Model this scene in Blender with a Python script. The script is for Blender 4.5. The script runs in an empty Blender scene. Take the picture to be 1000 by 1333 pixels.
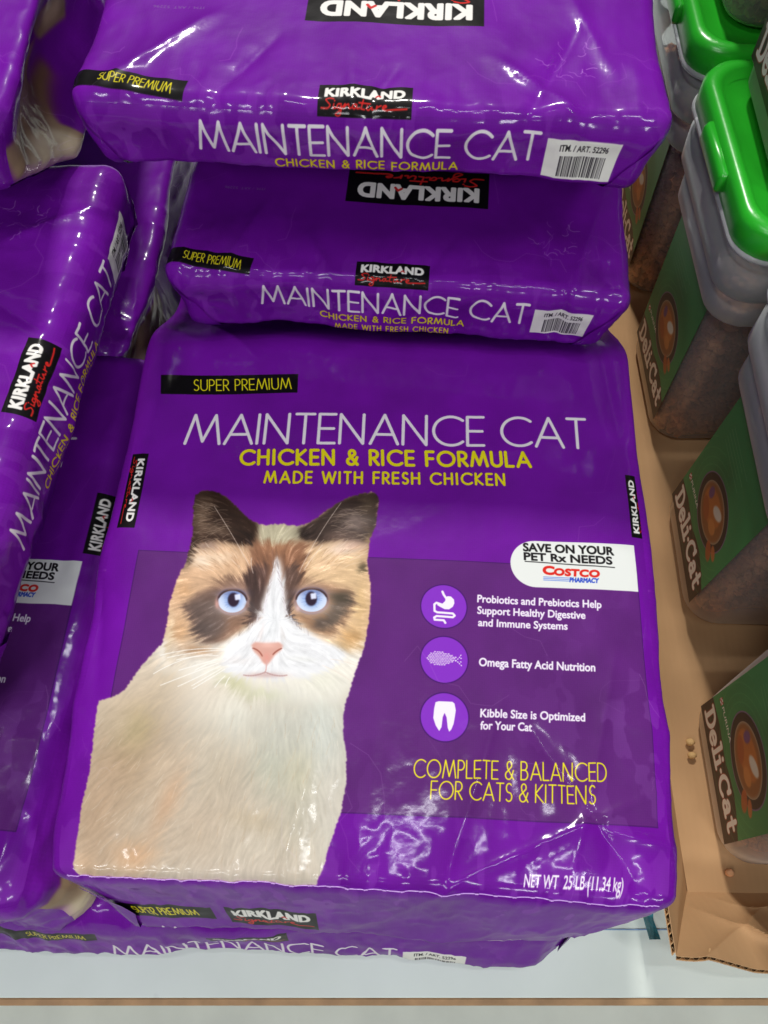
import bpy, math, random
import numpy as np
from mathutils import Vector
from math import radians, pi, sin, cos
rng = np.random.default_rng(7)
random.seed(7)
SC = bpy.context.scene
COL = SC.collection

# ------------------------------------------------------------------ camera
PITCH, FPX, CAMH = radians(63.7), 1082.0, 0.913
cam_d = bpy.data.cameras.new('camera')
cam = bpy.data.objects.new('camera', cam_d); COL.objects.link(cam)
cam.location = (0, 0, CAMH)
cam.rotation_euler = (pi / 2 - PITCH, 0, 0)
cam_d.sensor_fit = 'VERTICAL'; cam_d.sensor_height = 24.0
cam_d.lens = 24.0 * FPX / 1333.0
cam_d.clip_start = 0.02; cam_d.clip_end = 100
SC.camera = cam

# ------------------------------------------------------------------ light (indoor store: ceiling lamps, an added fill lamp + soft room light)
world = bpy.data.worlds.new('World'); SC.world = world; world.use_nodes = True
bg = world.node_tree.nodes['Background']
bg.inputs[0].default_value = (0.93, 0.97, 1.0, 1); bg.inputs[1].default_value = 0.032
SC.view_settings.view_transform = 'Standard'; SC.view_settings.look = 'None'
SC.view_settings.exposure = 0.0; SC.view_settings.gamma = 1.0


def area(name, loc, target, sx, sy, power, col=(1, .97, .92)):
    l = bpy.data.lights.new(name, 'AREA'); l.shape = 'RECTANGLE'; l.size = sx; l.size_y = sy
    l.energy = power; l.color = col
    o = bpy.data.objects.new(name, l); COL.objects.link(o); o.location = loc
    d = Vector(target) - Vector(loc)
    o.rotation_euler = d.to_track_quat('-Z', 'Y').to_euler()
    return o


area('fill_lamp', (-0.15, 3.3, 3.9), (0, .2, .2), .38, .38, 155)
area('fill_lamp', (.22, .30, 4.6), (0, .3, 0), .06, .8, 18, (.96, .98, 1))
area('fill_lamp', (1.1, -.5, 4.6), (.1, .2, 0), .08, .9, 26, (.96, .98, 1))
area('fill_lamp', (-1.7, -2.4, 3.4), (0, .2, .2), 1.4, .3, 30, (.96, .98, 1))
area('fill_lamp', (-1.3, -.9, 4.2), (0, .0, 0), .9, .25, 28, (.97, .99, 1))
area('fill_lamp', (1.3, -2.6, 3.0), (.4, .3, .2), 1.2, .3, 46, (.96, .98, 1))  # fill added at front right to brighten tubs and bag ends


# ------------------------------------------------------------------ helpers
def cam_vec():
    return (np.array([0, cos(PITCH), -sin(PITCH)]), np.array([0, sin(PITCH), cos(PITCH)]))


FW, UP = cam_vec()


def ground(x, y, z):
    """photo pixel -> point on the horizontal plane z (used only to measure where things lie)"""
    d = FW + np.array([1., 0, 0]) * (x - 500) / FPX - UP * (y - 666.5) / FPX
    t = (z - CAMH) / d[2]
    return np.array([0, 0, CAMH]) + d * t


def mat(name):
    m = bpy.data.materials.new(name); m.use_nodes = True
    nt = m.node_tree
    return m, nt, nt.nodes['Principled BSDF']


def new(nt, t, **kw):
    n = nt.nodes.new(t)
    for k, v in kw.items():
        setattr(n, k, v)
    return n


def srgb(c):
    c = np.array(c, dtype=float)[:3]
    if c.max() > 1.0:
        c = c / 255.
    c = np.where(c <= .04045, c / 12.92, ((c + .055) / 1.055) ** 2.4)
    return (float(c[0]), float(c[1]), float(c[2]), 1.)


def mesh_obj(name, V, Fc, material=None, parent=None, smooth=True, uv=None):
    me = bpy.data.meshes.new(name)
    V = np.asarray(V, dtype=np.float32)
    if isinstance(Fc, np.ndarray) and Fc.ndim == 2:
        nf, k = Fc.shape
        me.vertices.add(len(V)); me.vertices.foreach_set('co', V.ravel())
        me.loops.add(nf * k); me.loops.foreach_set('vertex_index', Fc.astype(np.int32).ravel())
        me.polygons.add(nf)
        me.polygons.foreach_set('loop_start', np.arange(0, nf * k, k, dtype=np.int32))
        me.update(calc_edges=True)
        if uv is not None:
            ul = me.uv_layers.new(name='UVMap')
            ul.data.foreach_set('uv', np.asarray(uv, dtype=np.float32)[Fc.ravel()].ravel())
    else:
        me.from_pydata([tuple(map(float, v)) for v in V], [], [tuple(f) for f in Fc])
        if uv is not None:
            ul = me.uv_layers.new(name='UVMap')
            idx = np.empty(len(me.loops), dtype=np.int32); me.loops.foreach_get('vertex_index', idx)
            ul.data.foreach_set('uv', np.asarray(uv, dtype=np.float32)[idx].ravel())
    me.validate()
    me.polygons.foreach_set('use_smooth', [smooth] * len(me.polygons))
    if material is not None:
        me.materials.append(material)
    o = bpy.data.objects.new(name, me); COL.objects.link(o)
    if parent is not None:
        o.parent = parent
    return o


def grid_faces(nu, nv, flip=False):
    i, j = np.meshgrid(np.arange(nu - 1), np.arange(nv - 1), indexing='ij')
    a = (i * nv + j).ravel(); b = a + nv; c = b + 1; d = a + 1
    F = np.stack([a, b, c, d], 1)
    return F[:, ::-1].copy() if flip else F


def tag(o, label=None, cat=None, group=None, kind=None):
    if label: o['label'] = label
    if cat: o['category'] = cat
    if group: o['group'] = group
    if kind: o['kind'] = kind
    return o


def empty(name, loc, rz=0.):
    o = bpy.data.objects.new(name, None); COL.objects.link(o)
    o.empty_display_size = .05
    o.location = loc; o.rotation_euler = (0, 0, rz)
    return o


_tab = rng.random((64, 64, 64)).astype(np.float32)


def vnoise(x, y, z, seed=0):
    """smooth value noise in [0,1]"""
    x = x + seed * 17.3 + 500; y = y + seed * 5.7 + 500; z = z + seed * 9.1 + 500
    xi = np.floor(x).astype(int); yi = np.floor(y).astype(int); zi = np.floor(z).astype(int)
    fx, fy, fz = x - xi, y - yi, z - zi
    fx = fx * fx * (3 - 2 * fx); fy = fy * fy * (3 - 2 * fy); fz = fz * fz * (3 - 2 * fz)
    x0, x1 = xi & 63, (xi + 1) & 63; y0, y1 = yi & 63, (yi + 1) & 63; z0, z1 = zi & 63, (zi + 1) & 63
    def L(a, b, t): return a + (b - a) * t
    c0 = L(L(_tab[x0, y0, z0], _tab[x1, y0, z0], fx), L(_tab[x0, y1, z0], _tab[x1, y1, z0], fx), fy)
    c1 = L(L(_tab[x0, y0, z1], _tab[x1, y0, z1], fx), L(_tab[x0, y1, z1], _tab[x1, y1, z1], fx), fy)
    return L(c0, c1, fz)


def fbm(x, y, z=0., oct=3, seed=0):
    x = np.asarray(x, dtype=float); z = np.zeros_like(x) + z
    s = 0; a = 1.; t = 0.
    for k in range(oct):
        s = s + a * vnoise(x * 2 ** k, y * 2 ** k, z * 2 ** k, seed + k * 3); t += a; a *= .5
    return s / t


def ridge(x, y, z=0., seed=0, p=4):
    x = np.asarray(x, dtype=float); z = np.zeros_like(x) + z
    n = vnoise(x, y, z, seed) * .65 + vnoise(x * 2.1, y * 2.1, z, seed + 4) * .35
    return (1 - np.abs(2 * n - 1)) ** p


# ------------------------------------------------------------------ print artwork (flat print rasterised by code)
def arc(cx, cy, rx, ry, a0, a1, n=18):
    t = np.radians(np.linspace(a0, a1, n))
    return [(cx + rx * cos(a), cy + ry * sin(a)) for a in t]


GL = {  # thin geometric capitals, cap height 1
 'A': (.78, [[(0, 0), (.39, 1), (.78, 0)], [(.13, .32), (.65, .32)]]),
 'B': (.5, [[(0, 0), (0, 1), (.22, 1)] + arc(.22, .765, .22, .235, 90, -90) + [(0, .53)], [(.22, .53)] + arc(.24, .265, .26, .265, 90, -90) + [(0, 0)]]),
 'C': (.82, [arc(.5, .5, .5, .5, 48, 312, 30)]),
 'D': (.68, [[(0, 0), (0, 1), (.2, 1)] + arc(.2, .5, .48, .5, 90, -90, 24) + [(0, 0)]]),
 'E': (.46, [[(.46, 1), (0, 1), (0, 0), (.46, 0)], [(0, .5), (.42, .5)]]),
 'F': (.44, [[(.44, 1), (0, 1), (0, 0)], [(0, .5), (.4, .5)]]),
 'G': (.92, [arc(.5, .5, .5, .5, 45, 360, 34) + [(.55, .5)]]),
 'H': (.6, [[(0, 0), (0, 1)], [(.6, 0), (.6, 1)], [(0, .52), (.6, .52)]]),
 'I': (.0, [[(0, 0), (0, 1)]]),
 'K': (.56, [[(0, 0), (0, 1)], [(.5, 1), (.0, .5), (.56, 0)]]),
 'L': (.42, [[(0, 1), (0, 0), (.42, 0)]]),
 'M': (.98, [[(0, 0), (.19, 1), (.49, .08), (.79, 1), (.98, 0)]]),
 'N': (.66, [[(0, 0), (0, 1), (.66, 0), (.66, 1)]]),
 'O': (1.0, [arc(.5, .5, .5, .5, 0, 360, 40)]),
 'P': (.46, [[(0, 0), (0, 1), (.2, 1)] + arc(.2, .73, .26, .27, 90, -90) + [(0, .46)]]),
 'R': (.48, [[(0, 0), (0, 1), (.2, 1)] + arc(.2, .73, .26, .27, 90, -90) + [(0, .46)], [(.17, .46), (.5, 0)]]),
 'S': (.44, [arc(.23, .745, .2, .255, 40, 270, 16) + arc(.22, .245, .22, .245, 90, -145, 18)[1:]]),
 'T': (.52, [[(0, 1), (.52, 1)], [(.26, 1), (.26, 0)]]),
 'U': (.6, [[(0, 1), (0, .3)] + arc(.3, .3, .3, .3, 180, 360, 18) + [(.6, 1)]]),
 'W': (1.08, [[(0, 1), (.25, 0), (.54, .95), (.83, 0), (1.08, 1)]]),
 '&': (.62, [[(.62, 0), (.16, .62)] + arc(.3, .8, .17, .2, 215, -30, 16) + [(.1, .4)] + arc(.25, .24, .24, .24, 150, 325, 14) + [(.6, .5)]]),
 ' ': (.22, []),
}


SLAB = {'D': (.72, [[(.15, .05), (.15, .95)], [(0, .05), (.32, .05)] + arc(.32, .5, .36, .45, -90, 90) + [(0, .95)]]),
        'e': (.52, [[(.04, .35), (.5, .35)] + arc(.27, .33, .25, .29, 8, 320)]), 'l': (.3, [[(.15, .05), (.15, 1.0), (0, 1.0)], [(0, .05), (.3, .05)]]),
        'i': (.3, [[(.15, .05), (.15, .6), (0, .6)], [(0, .05), (.3, .05)], [(.15, .86), (.15, .88)]]), '.': (.12, [[(.06, .46), (.07, .46)]]),
        'C': (.74, [arc(.42, .5, .38, .45, 48, 315), [(.7, .98), (.7, .72)]]), 'a': (.58, [arc(.23, .21, .19, .17, 0, 360), [(.44, .05), (.44, .45)] + arc(.26, .44, .18, .18, 0, 150), [(.44, .05), (.58, .05)]]),
        't': (.44, [[(.2, .92), (.2, .2)] + arc(.34, .2, .14, .15, 180, 300), [(.02, .6), (.42, .6)]])}


def stroke_text(s, sp=.2, cond=1.):
    x = 0.; out = []
    for ch in s:
        w, pl = GL[ch]
        for p in pl:
            out.append([((x + a) * cond, b) for a, b in p])
        x += w + sp + (.06 if ch in 'IBHN' else 0)
    return out, (x - sp) * cond


_tc = {}


def font_tris(s, offset=0., spacing=1.):
    key = (s, offset, spacing)
    if key in _tc:
        return _tc[key]
    c = bpy.data.curves.new('t', 'FONT'); c.body = s; c.offset = offset; c.space_character = spacing
    c.resolution_u = 4
    o = bpy.data.objects.new('t', c); COL.objects.link(o)
    bpy.context.view_layer.update()
    me = o.to_mesh()
    V = np.array([v.co[:2] for v in me.vertices]); me.calc_loop_triangles()
    T = np.array([t.vertices[:] for t in me.loop_triangles])
    o.to_mesh_clear(); bpy.data.objects.remove(o); bpy.data.curves.remove(c)
    x0, x1 = V[:, 0].min(), V[:, 0].max()
    V[:, 0] -= x0
    cap = .729
    V /= cap
    _tc[key] = (V, T, (x1 - x0) / cap)
    return _tc[key]


class Art:
    """RGB canvas; user coordinates -> pixels by self.px"""
    def __init__(s, u0, u1, v0, v1, res, base):
        s.u0, s.v0, s.res = u0, v0, res
        s.w = int(round((u1 - u0) * res)); s.h = int(round((v1 - v0) * res))
        s.rgb = np.empty((s.h, s.w, 3), np.float32); s.rgb[:] = np.array(base) / 255.
        s.conv = lambda p: np.asarray(p, float)

    def px(s, p, raw=False):
        p = np.asarray(p, float).reshape(-1, 2)
        if not raw: p = s.conv(p)
        return np.stack([(p[:, 0] - s.u0) * s.res, (p[:, 1] - s.v0) * s.res], 1)

    def comp(s, x0, y0, m, col, a=1.):
        h, w = m.shape
        X0, Y0 = max(0, x0), max(0, y0); X1, Y1 = min(s.w, x0 + w), min(s.h, y0 + h)
        if X1 <= X0 or Y1 <= Y0: return
        mm = (m[Y0 - y0:Y1 - y0, X0 - x0:X1 - x0] * a)[..., None]
        reg = s.rgb[Y0:Y1, X0:X1]
        reg += (np.array(col, np.float32) / 255. - reg) * mm

    def polyline(s, P, wid, col, a=1., raw=False, ispx=False):
        P = np.asarray(P, float) if ispx else s.px(P, raw)
        lo = np.floor(P.min(0) - wid - 2).astype(int); hi = np.ceil(P.max(0) + wid + 2).astype(int)
        lo = np.maximum(lo, -5); hi = np.minimum(hi, [s.w + 5, s.h + 5])
        if (hi <= lo).any(): return
        m = np.zeros((hi[1] - lo[1], hi[0] - lo[0]), np.float32)
        for k in range(len(P) - 1):
            A, B = P[k], P[k + 1]
            l = np.maximum(np.floor(np.minimum(A, B) - wid / 2 - 1.5).astype(int), lo); h = np.minimum(np.ceil(np.maximum(A, B) + wid / 2 + 2).astype(int), hi)
            if (h <= l).any(): continue
            xx, yy = np.meshgrid(np.arange(l[0], h[0]) + .5, np.arange(l[1], h[1]) + .5)
            d = B - A; L2 = max(d @ d, 1e-9)
            t = np.clip(((xx - A[0]) * d[0] + (yy - A[1]) * d[1]) / L2, 0, 1)
            dist = np.hypot(xx - A[0] - t * d[0], yy - A[1] - t * d[1])
            mm = np.clip(wid / 2 - dist + .5, 0, 1)
            sub = m[l[1] - lo[1]:h[1] - lo[1], l[0] - lo[0]:h[0] - lo[0]]
            np.maximum(sub, mm, out=sub)
        s.comp(lo[0], lo[1], m, col, a)

    def tris(s, V, T, col, a=1.):
        SS = 3
        lo = np.floor(V.min(0) - 1).astype(int); hi = np.ceil(V.max(0) + 1).astype(int)
        m = np.zeros(((hi[1] - lo[1]) * SS, (hi[0] - lo[0]) * SS), bool)
        W = (V - lo) * SS
        for t in T:
            A, B, C = W[t[0]], W[t[1]], W[t[2]]
            l = np.floor(np.minimum(np.minimum(A, B), C)).astype(int); h = np.ceil(np.maximum(np.maximum(A, B), C)).astype(int) + 1
            den = (B[0] - A[0]) * (C[1] - A[1]) - (B[1] - A[1]) * (C[0] - A[0])
            if abs(den) < 1e-9: continue
            xx, yy = np.meshgrid(np.arange(l[0], h[0]) + .5, np.arange(l[1], h[1]) + .5)
            b = ((xx - A[0]) * (C[1] - A[1]) - (yy - A[1]) * (C[0] - A[0])) / den
            c = ((B[0] - A[0]) * (yy - A[1]) - (B[1] - A[1]) * (xx - A[0])) / den
            ins = (b >= -1e-6) & (c >= -1e-6) & (b + c <= 1 + 1e-6)
            sub = m[max(l[1], 0):h[1], max(l[0], 0):h[0]]
            sub |= ins[:sub.shape[0], :sub.shape[1]]
        mm = m.reshape(m.shape[0] // SS, SS, m.shape[1] // SS, SS).mean((1, 3)).astype(np.float32)
        s.comp(lo[0], lo[1], mm, col, a)

    def poly(s, P, col, a=1., raw=False, ispx=False, feather=0):
        P = np.asarray(P, float) if ispx else s.px(P, raw)
        lo = np.maximum(np.floor(P.min(0) - 2 - 3 * feather).astype(int), -20); hi = np.minimum(np.ceil(P.max(0) + 2 + 3 * feather).astype(int), [s.w + 20, s.h + 20])
        m = polymask(P - lo, hi[0] - lo[0], hi[1] - lo[1])
        if feather: m = blur(m, feather)
        s.comp(lo[0], lo[1], m, col, a)

    def glyphs(s, A, X, Y, V, T, w, col, off=0., a=1.):
        W = A + np.outer(V[:, 0] / w, X) + np.outer(V[:, 1], Y)
        s.tris(W, T, col, a)
        if off > 0:
            E = np.sort(np.concatenate([T[:, [0, 1]], T[:, [1, 2]], T[:, [2, 0]]]), axis=1)
            E, cnt = np.unique(E, axis=0, return_counts=True); E = E[cnt == 1]
            wd = 2 * off * np.linalg.norm(Y)
            lo = np.floor(W.min(0) - wd - 2).astype(int); hi = np.ceil(W.max(0) + wd + 2).astype(int)
            m = np.zeros((hi[1] - lo[1], hi[0] - lo[0]), np.float32)
            for i, j in E:
                P0, P1 = W[i], W[j]
                l = np.floor(np.minimum(P0, P1) - wd / 2 - 1).astype(int); h = np.ceil(np.maximum(P0, P1) + wd / 2 + 2).astype(int)
                xx, yy = np.meshgrid(np.arange(l[0], h[0]) + .5, np.arange(l[1], h[1]) + .5)
                d = P1 - P0; t = np.clip(((xx - P0[0]) * d[0] + (yy - P0[1]) * d[1]) / max(d @ d, 1e-9), 0, 1)
                mm = np.clip(wd / 2 - np.hypot(xx - P0[0] - t * d[0], yy - P0[1] - t * d[1]) + .5, 0, 1)
                sub = m[l[1] - lo[1]:h[1] - lo[1], l[0] - lo[0]:h[0] - lo[0]]; np.maximum(sub, mm[:sub.shape[0], :sub.shape[1]], out=sub)
            s.comp(lo[0], lo[1], m, col, a)

    def frame(s, p0, p1, ptop, raw=False):
        A, B, C = s.px([p0, p1, ptop], raw)
        return A, B - A, C - A

    def text(s, txt, p0, p1, ptop, col, wt=.07, font='stroke', off=0., sp=.2, a=1., raw=False, spacing=1.):
        A, X, Y = s.frame(p0, p1, ptop, raw)
        if font == 'stroke':
            pl, w = stroke_text(txt, sp)
            for p in pl:
                Q = [A + X * (x / w) + Y * y for x, y in p]
                s.polyline(Q, wt * np.linalg.norm(Y), col, a, ispx=True)
        else:
            V, T, w = font_tris(txt, 0, spacing)
            s.glyphs(A, X, Y, V, T, w, col, off, a)


def polymask(P, w, h, SS=3):
    """even-odd scanline polygon mask with antialiasing"""
    m = np.zeros((h * SS, w), np.float32)
    n = len(P); X = P[:, 0]; Y = P[:, 1] * SS
    X2 = np.roll(X, -1); Y2 = np.roll(Y, -1)
    xs = np.arange(w + 1)
    for r in range(h * SS):
        yc = r + .5
        k = ((Y <= yc) & (Y2 > yc)) | ((Y2 <= yc) & (Y > yc))
        if not k.any(): continue
        xc = np.sort(X[k] + (yc - Y[k]) / (Y2[k] - Y[k]) * (X2[k] - X[k]))
        for q in range(0, len(xc) - 1, 2):
            cov = np.clip(xc[q + 1] - xs, 0, None) - np.clip(xc[q] - xs, 0, None)
            m[r] += np.clip(cov[:-1] - cov[1:], 0, 1)
    return np.clip(m, 0, 1).reshape(h, SS, w).mean(1)


def blur(m, r):
    r = max(1, int(r))
    for _ in range(3):
        for ax in (0, 1):
            pad = [(0, 0)] * m.ndim; pad[ax] = (r + 1, r)
            c = np.cumsum(np.pad(m, pad, mode='edge'), axis=ax, dtype=np.float64)
            sl1 = [slice(None)] * m.ndim; sl0 = [slice(None)] * m.ndim
            sl1[ax] = slice(2 * r + 1, None); sl0[ax] = slice(0, -(2 * r + 1))
            m = ((c[tuple(sl1)] - c[tuple(sl0)]) / (2 * r + 1)).astype(np.float32)
    return m


def bil(img, x, y):
    h, w = img.shape[:2]
    x = np.clip(x, 0, w - 1.001); y = np.clip(y, 0, h - 1.001)
    xi = x.astype(int); yi = y.astype(int); fx = (x - xi); fy = (y - yi)
    if img.ndim == 3: fx = fx[..., None]; fy = fy[..., None]
    return (img[yi, xi] * (1 - fx) + img[yi, xi + 1] * fx) * (1 - fy) + (img[yi + 1, xi] * (1 - fx) + img[yi + 1, xi + 1] * fx) * fy


# ---- the cat portrait printed on the front
CX0, CY0, CX1, CY1, CS = 66, 626, 510, 1176, 2.2
SIL = [(76, 1141), (88, 1105), (101, 1055), (115, 1005), (122, 959), (126, 930), (130, 914), (151, 908), (164, 900), (185, 870), (200, 852), (212, 840),
       (214, 832), (218, 818), (222, 786), (232, 754), (242, 735), (248, 713), (251, 694), (252, 662), (254, 648), (262, 640), (276, 639), (292, 646), (309, 662),
       (325, 678), (338, 684), (347, 686), (370, 684), (389, 687), (405, 682), (424, 668), (443, 655), (468, 646), (483, 643), (491, 647), (493, 656), (490, 684),
       (482, 706), (478, 736), (483, 764), (482, 799), (475, 844), (462, 880), (456, 901), (448, 926), (447, 956), (451, 985), (451, 1019), (444, 1058), (430, 1098),
       (417, 1136), (403, 1160), (300, 1157), (190, 1149)]


def paint_cat():
    W, H = int((CX1 - CX0) * CS), int((CY1 - CY0) * CS)
    img = np.empty((H, W, 3), np.float32); img[:] = np.array([212, 172, 134]) / 255.
    T = lambda P: (np.asarray(P, float) - [CX0, CY0]) * CS

    def lay(P, col, f=4, a=1.):
        nonlocal img
        m = blur(polymask(T(P), W, H, 2), f * CS) * a
        img += (np.array(col, np.float32) / 255. - img) * m[..., None]

    def spot(x, y, rx, ry, col, a=1., rot=0, f=None):
        nonlocal img
        yy, xx = np.mgrid[0:H, 0:W]
        dx = xx / CS + CX0 - x; dy = yy / CS + CY0 - y; c, s = cos(radians(rot)), sin(radians(rot))
        d = ((dx * c + dy * s) / rx) ** 2 + ((-dx * s + dy * c) / ry) ** 2
        m = np.exp(-d * 1.2) * a if f is None else np.clip((1 - np.sqrt(d)) * min(rx, ry) / f + .5, 0, 1) * a
        img += (np.array(col, np.float32) / 255. - img) * m[..., None].astype(np.float32)

    # body
    lay([(60, 1180), (60, 900), (220, 830), (300, 870), (480, 850), (480, 1180)], (216, 200, 178), 6)
    spot(165, 990, 60, 90, (196, 166, 132), .95, 15)
    spot(120, 1060, 44, 90, (204, 172, 140), .95, 12)
    spot(178, 950, 26, 34, (196, 176, 128), .75, 30)
    spot(230, 870, 26, 22, (226, 214, 196), .9)
    spot(215, 1000, 26, 50, (216, 190, 160), .7, 25)
    spot(300, 935, 48, 52, (238, 234, 218), 1.)
    spot(270, 900, 28, 40, (228, 216, 198), .7)
    spot(420, 960, 46, 95, (220, 223, 212), 1.)
    spot(355, 1000, 34, 50, (206, 206, 184), .85)
    spot(390, 1010, 22, 40, (214, 207, 168), .6)
    spot(280, 1010, 40, 50, (208, 192, 166), .8)
    spot(250, 1080, 60, 60, (214, 192, 166), .9)
    spot(220, 1040, 14, 60, (226, 172, 128), .55, 28)
    spot(165, 1115, 36, 24, (232, 178, 130), .75, -20)
    spot(95, 1125, 22, 26, (232, 190, 150), .7)
    spot(340, 1110, 60, 50, (222, 208, 186), .8)
    spot(330, 1070, 40, 16, (206, 182, 142), .35, 12)
    spot(430, 1080, 36, 90, (226, 218, 202), .9)
    spot(470, 1000, 16, 90, (214, 212, 196), .7)
    # lower face and chin
    lay([(205, 838), (250, 842), (300, 830), (345, 815), (380, 812), (430, 840), (485, 835), (470, 880), (440, 915), (350, 915), (290, 890), (215, 880)], (236, 230, 218), 5)
    spot(312, 893, 30, 11, (196, 194, 146), .85, 22)
    spot(345, 905, 30, 10, (206, 204, 166), .7, 4)
    spot(420, 890, 36, 24, (226, 224, 206), .7)
    spot(232, 862, 20, 18, (222, 206, 184), .8)
    spot(218, 885, 20, 14, (204, 186, 160), .6)
    # cheeks, forehead
    lay([(220, 790), (235, 748), (262, 722), (300, 712), (330, 722), (345, 745), (330, 770), (260, 780), (240, 800)], (222, 178, 138), 5)
    spot(262, 730, 14, 9, (238, 216, 190), .9)
    spot(285, 727, 20, 9, (234, 204, 172), .85)
    spot(240, 770, 14, 14, (206, 158, 112), .8)
    spot(234, 825, 12, 20, (206, 160, 116), .9)
    spot(222, 832, 5, 30, (230, 206, 170), .8)
    spot(258, 848, 26, 9, (186, 142, 104), .9, 8)
    lay([(395, 722), (430, 712), (476, 722), (484, 765), (482, 800), (470, 850), (440, 845), (455, 800), (440, 765), (400, 755)], (224, 186, 140), 5)
    spot(445, 718, 22, 9, (236, 208, 184), .95)
    spot(420, 738, 22, 12, (230, 190, 150), .8)
    spot(458, 832, 16, 14, (204, 156, 100), .9)
    spot(470, 790, 9, 30, (216, 176, 122), .8)
    spot(444, 843, 18, 7, (206, 168, 118), .8, 10)
    lay([(326, 706), (345, 700), (388, 702), (402, 712), (398, 740), (388, 790), (374, 800), (345, 800), (332, 770), (326, 735)], (142, 96, 70), 4)
    spot(362, 712, 26, 10, (176, 122, 86), .8)
    lay([(325, 742), (338, 735), (352, 740), (349, 765), (343, 795), (334, 816), (325, 818), (328, 790), (316, 768)], (98, 70, 62), 3)
    lay([(372, 738), (386, 735), (394, 752), (386, 778), (380, 795), (386, 812), (378, 812), (371, 795), (369, 765)], (98, 72, 62), 2.5)
    # crown patch, ears
    lay([(330, 680), (400, 680), (392, 706), (364, 710), (338, 706)], (182, 172, 142), 3)
    lay([(240, 735), (246, 690), (250, 640), (280, 632), (312, 660), (338, 685), (332, 706), (316, 714), (290, 706), (262, 708), (248, 724)], (48, 30, 22), 2.5)
    spot(262, 672, 12, 26, (104, 80, 62), .95)
    spot(280, 690, 22, 9, (106, 84, 68), .75, 10)
    spot(268, 655, 10, 12, (74, 54, 40), .7)
    spot(270, 712, 14, 6, (150, 124, 112), .8, -8)
    spot(246, 728, 5, 14, (66, 52, 44), .85, 10)
    lay([(389, 690), (410, 678), (440, 655), (470, 643), (494, 643), (494, 680), (486, 706), (470, 712), (440, 706), (412, 712), (396, 704)], (58, 42, 36), 2.5)
    spot(462, 682, 22, 16, (132, 112, 104), .9, -10)
    spot(478, 660, 12, 14, (92, 74, 56), .8)
    spot(440, 700, 22, 6, (112, 88, 78), .7)
    spot(458, 712, 18, 7, (204, 168, 148), .85)
    spot(480, 712, 5, 16, (150, 124, 88), .8)
    spot(472, 742, 6, 9, (78, 68, 50), .85)
    spot(325, 702, 10, 9, (34, 22, 18), .9)
    spot(398, 697, 12, 8, (30, 20, 16), .9)
    # eye patches
    lay([(262, 772), (290, 762), (318, 754), (336, 760), (338, 790), (326, 806), (314, 822), (292, 838), (270, 840), (256, 828), (246, 806), (240, 792)], (150, 112, 90), 3)
    lay([(240, 790), (262, 776), (284, 770), (284, 790), (296, 806), (296, 822), (282, 838), (266, 838), (254, 824), (250, 806)], (112, 92, 84), 5)
    spot(266, 820, 14, 13, (90, 76, 72), .8); spot(256, 800, 12, 9, (96, 78, 72), .6); spot(276, 778, 16, 5, (112, 84, 72), .6, -18)
    lay([(316, 752), (334, 748), (344, 770), (338, 800), (326, 815), (318, 816), (326, 800), (326, 780)], (74, 54, 50), 2)
    spot(300, 757, 24, 6, (112, 82, 68), .7, -8)
    lay([(384, 806), (386, 770), (404, 760), (430, 764), (456, 770), (462, 786), (452, 812), (432, 830), (412, 826)], (170, 128, 96), 3)
    lay([(429, 776), (452, 772), (460, 784), (452, 802), (436, 820), (414, 822), (406, 812), (426, 802), (434, 790)], (108, 92, 80), 4)
    spot(442, 780, 12, 7, (80, 70, 56), .8)
    spot(418, 814, 14, 7, (92, 76, 68), .7, -14)
    lay([(374, 780), (380, 790), (382, 806), (390, 818), (378, 814), (372, 798)], (66, 50, 48), 1.5)
    # white blaze and muzzle
    lay([(363, 726), (368, 745), (372, 770), (373, 795), (380, 810), (396, 822), (420, 836), (446, 846), (452, 858), (430, 874), (400, 884), (350, 888), (300, 880), (288, 862),
         (292, 846), (308, 832), (322, 822), (334, 812), (341, 795), (346, 775), (354, 752)], (234, 234, 236), 2.6)
    spot(352, 815, 16, 26, (230, 232, 234), .8)
    spot(340, 828, 3, 16, (226, 212, 208), .6, 8)
    spot(368, 826, 3, 12, (232, 224, 220), .5, -4)
    spot(310, 862, 22, 6, (226, 218, 214), .5)
    spot(395, 860, 22, 4, (222, 222, 216), .5, 4)
    spot(348, 893, 34, 10, (232, 224, 210), .8)
    spot(262, 985, 30, 60, (222, 208, 186), .5, 20); spot(205, 905, 22, 30, (196, 176, 148), .5, 30); spot(365, 950, 40, 50, (214, 216, 204), .6); spot(385, 1060, 30, 60, (206, 200, 178), .5)
    spot(150, 940, 30, 30, (210, 190, 160), .5); spot(110, 1090, 20, 60, (196, 166, 136), .5); spot(300, 1140, 90, 20, (222, 206, 188), .6)
    gmean = img.mean(2, keepdims=True); img = gmean + (img - gmean) * .9
    yy_, xx_ = np.mgrid[0:H, 0:W]; bodyk = np.clip((yy_ / CS + CY0 - 890) / 60, 0, 1)[..., None]
    img = img * (1 - .085 * bodyk); img = img.astype(np.float32)
    # ---- fur: direction field and line-integral noise
    gy, gx = np.mgrid[0:H, 0:W]
    px = gx / CS + CX0; py = gy / CS + CY0
    ctl = [(350, 720, -90), (300, 720, -150), (400, 720, -30), (265, 680, -165), (470, 680, -10), (240, 780, 170), (465, 780, 10), (270, 820, 160), (440, 815, 20), (240, 850, 160),
           (355, 760, -90), (330, 860, 120), (300, 860, 165), (400, 860, 15), (450, 850, 30), (350, 895, 90), (180, 900, 140), (130, 960, 140), (220, 960, 138), (300, 930, 100),
           (400, 930, 80), (150, 1050, 142), (240, 1040, 135), (330, 1040, 115), (420, 1040, 85), (120, 1120, 150), (220, 1120, 132), (320, 1120, 118), (420, 1120, 95)]
    ux = np.zeros((H, W)); uy = np.zeros((H, W))
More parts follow.
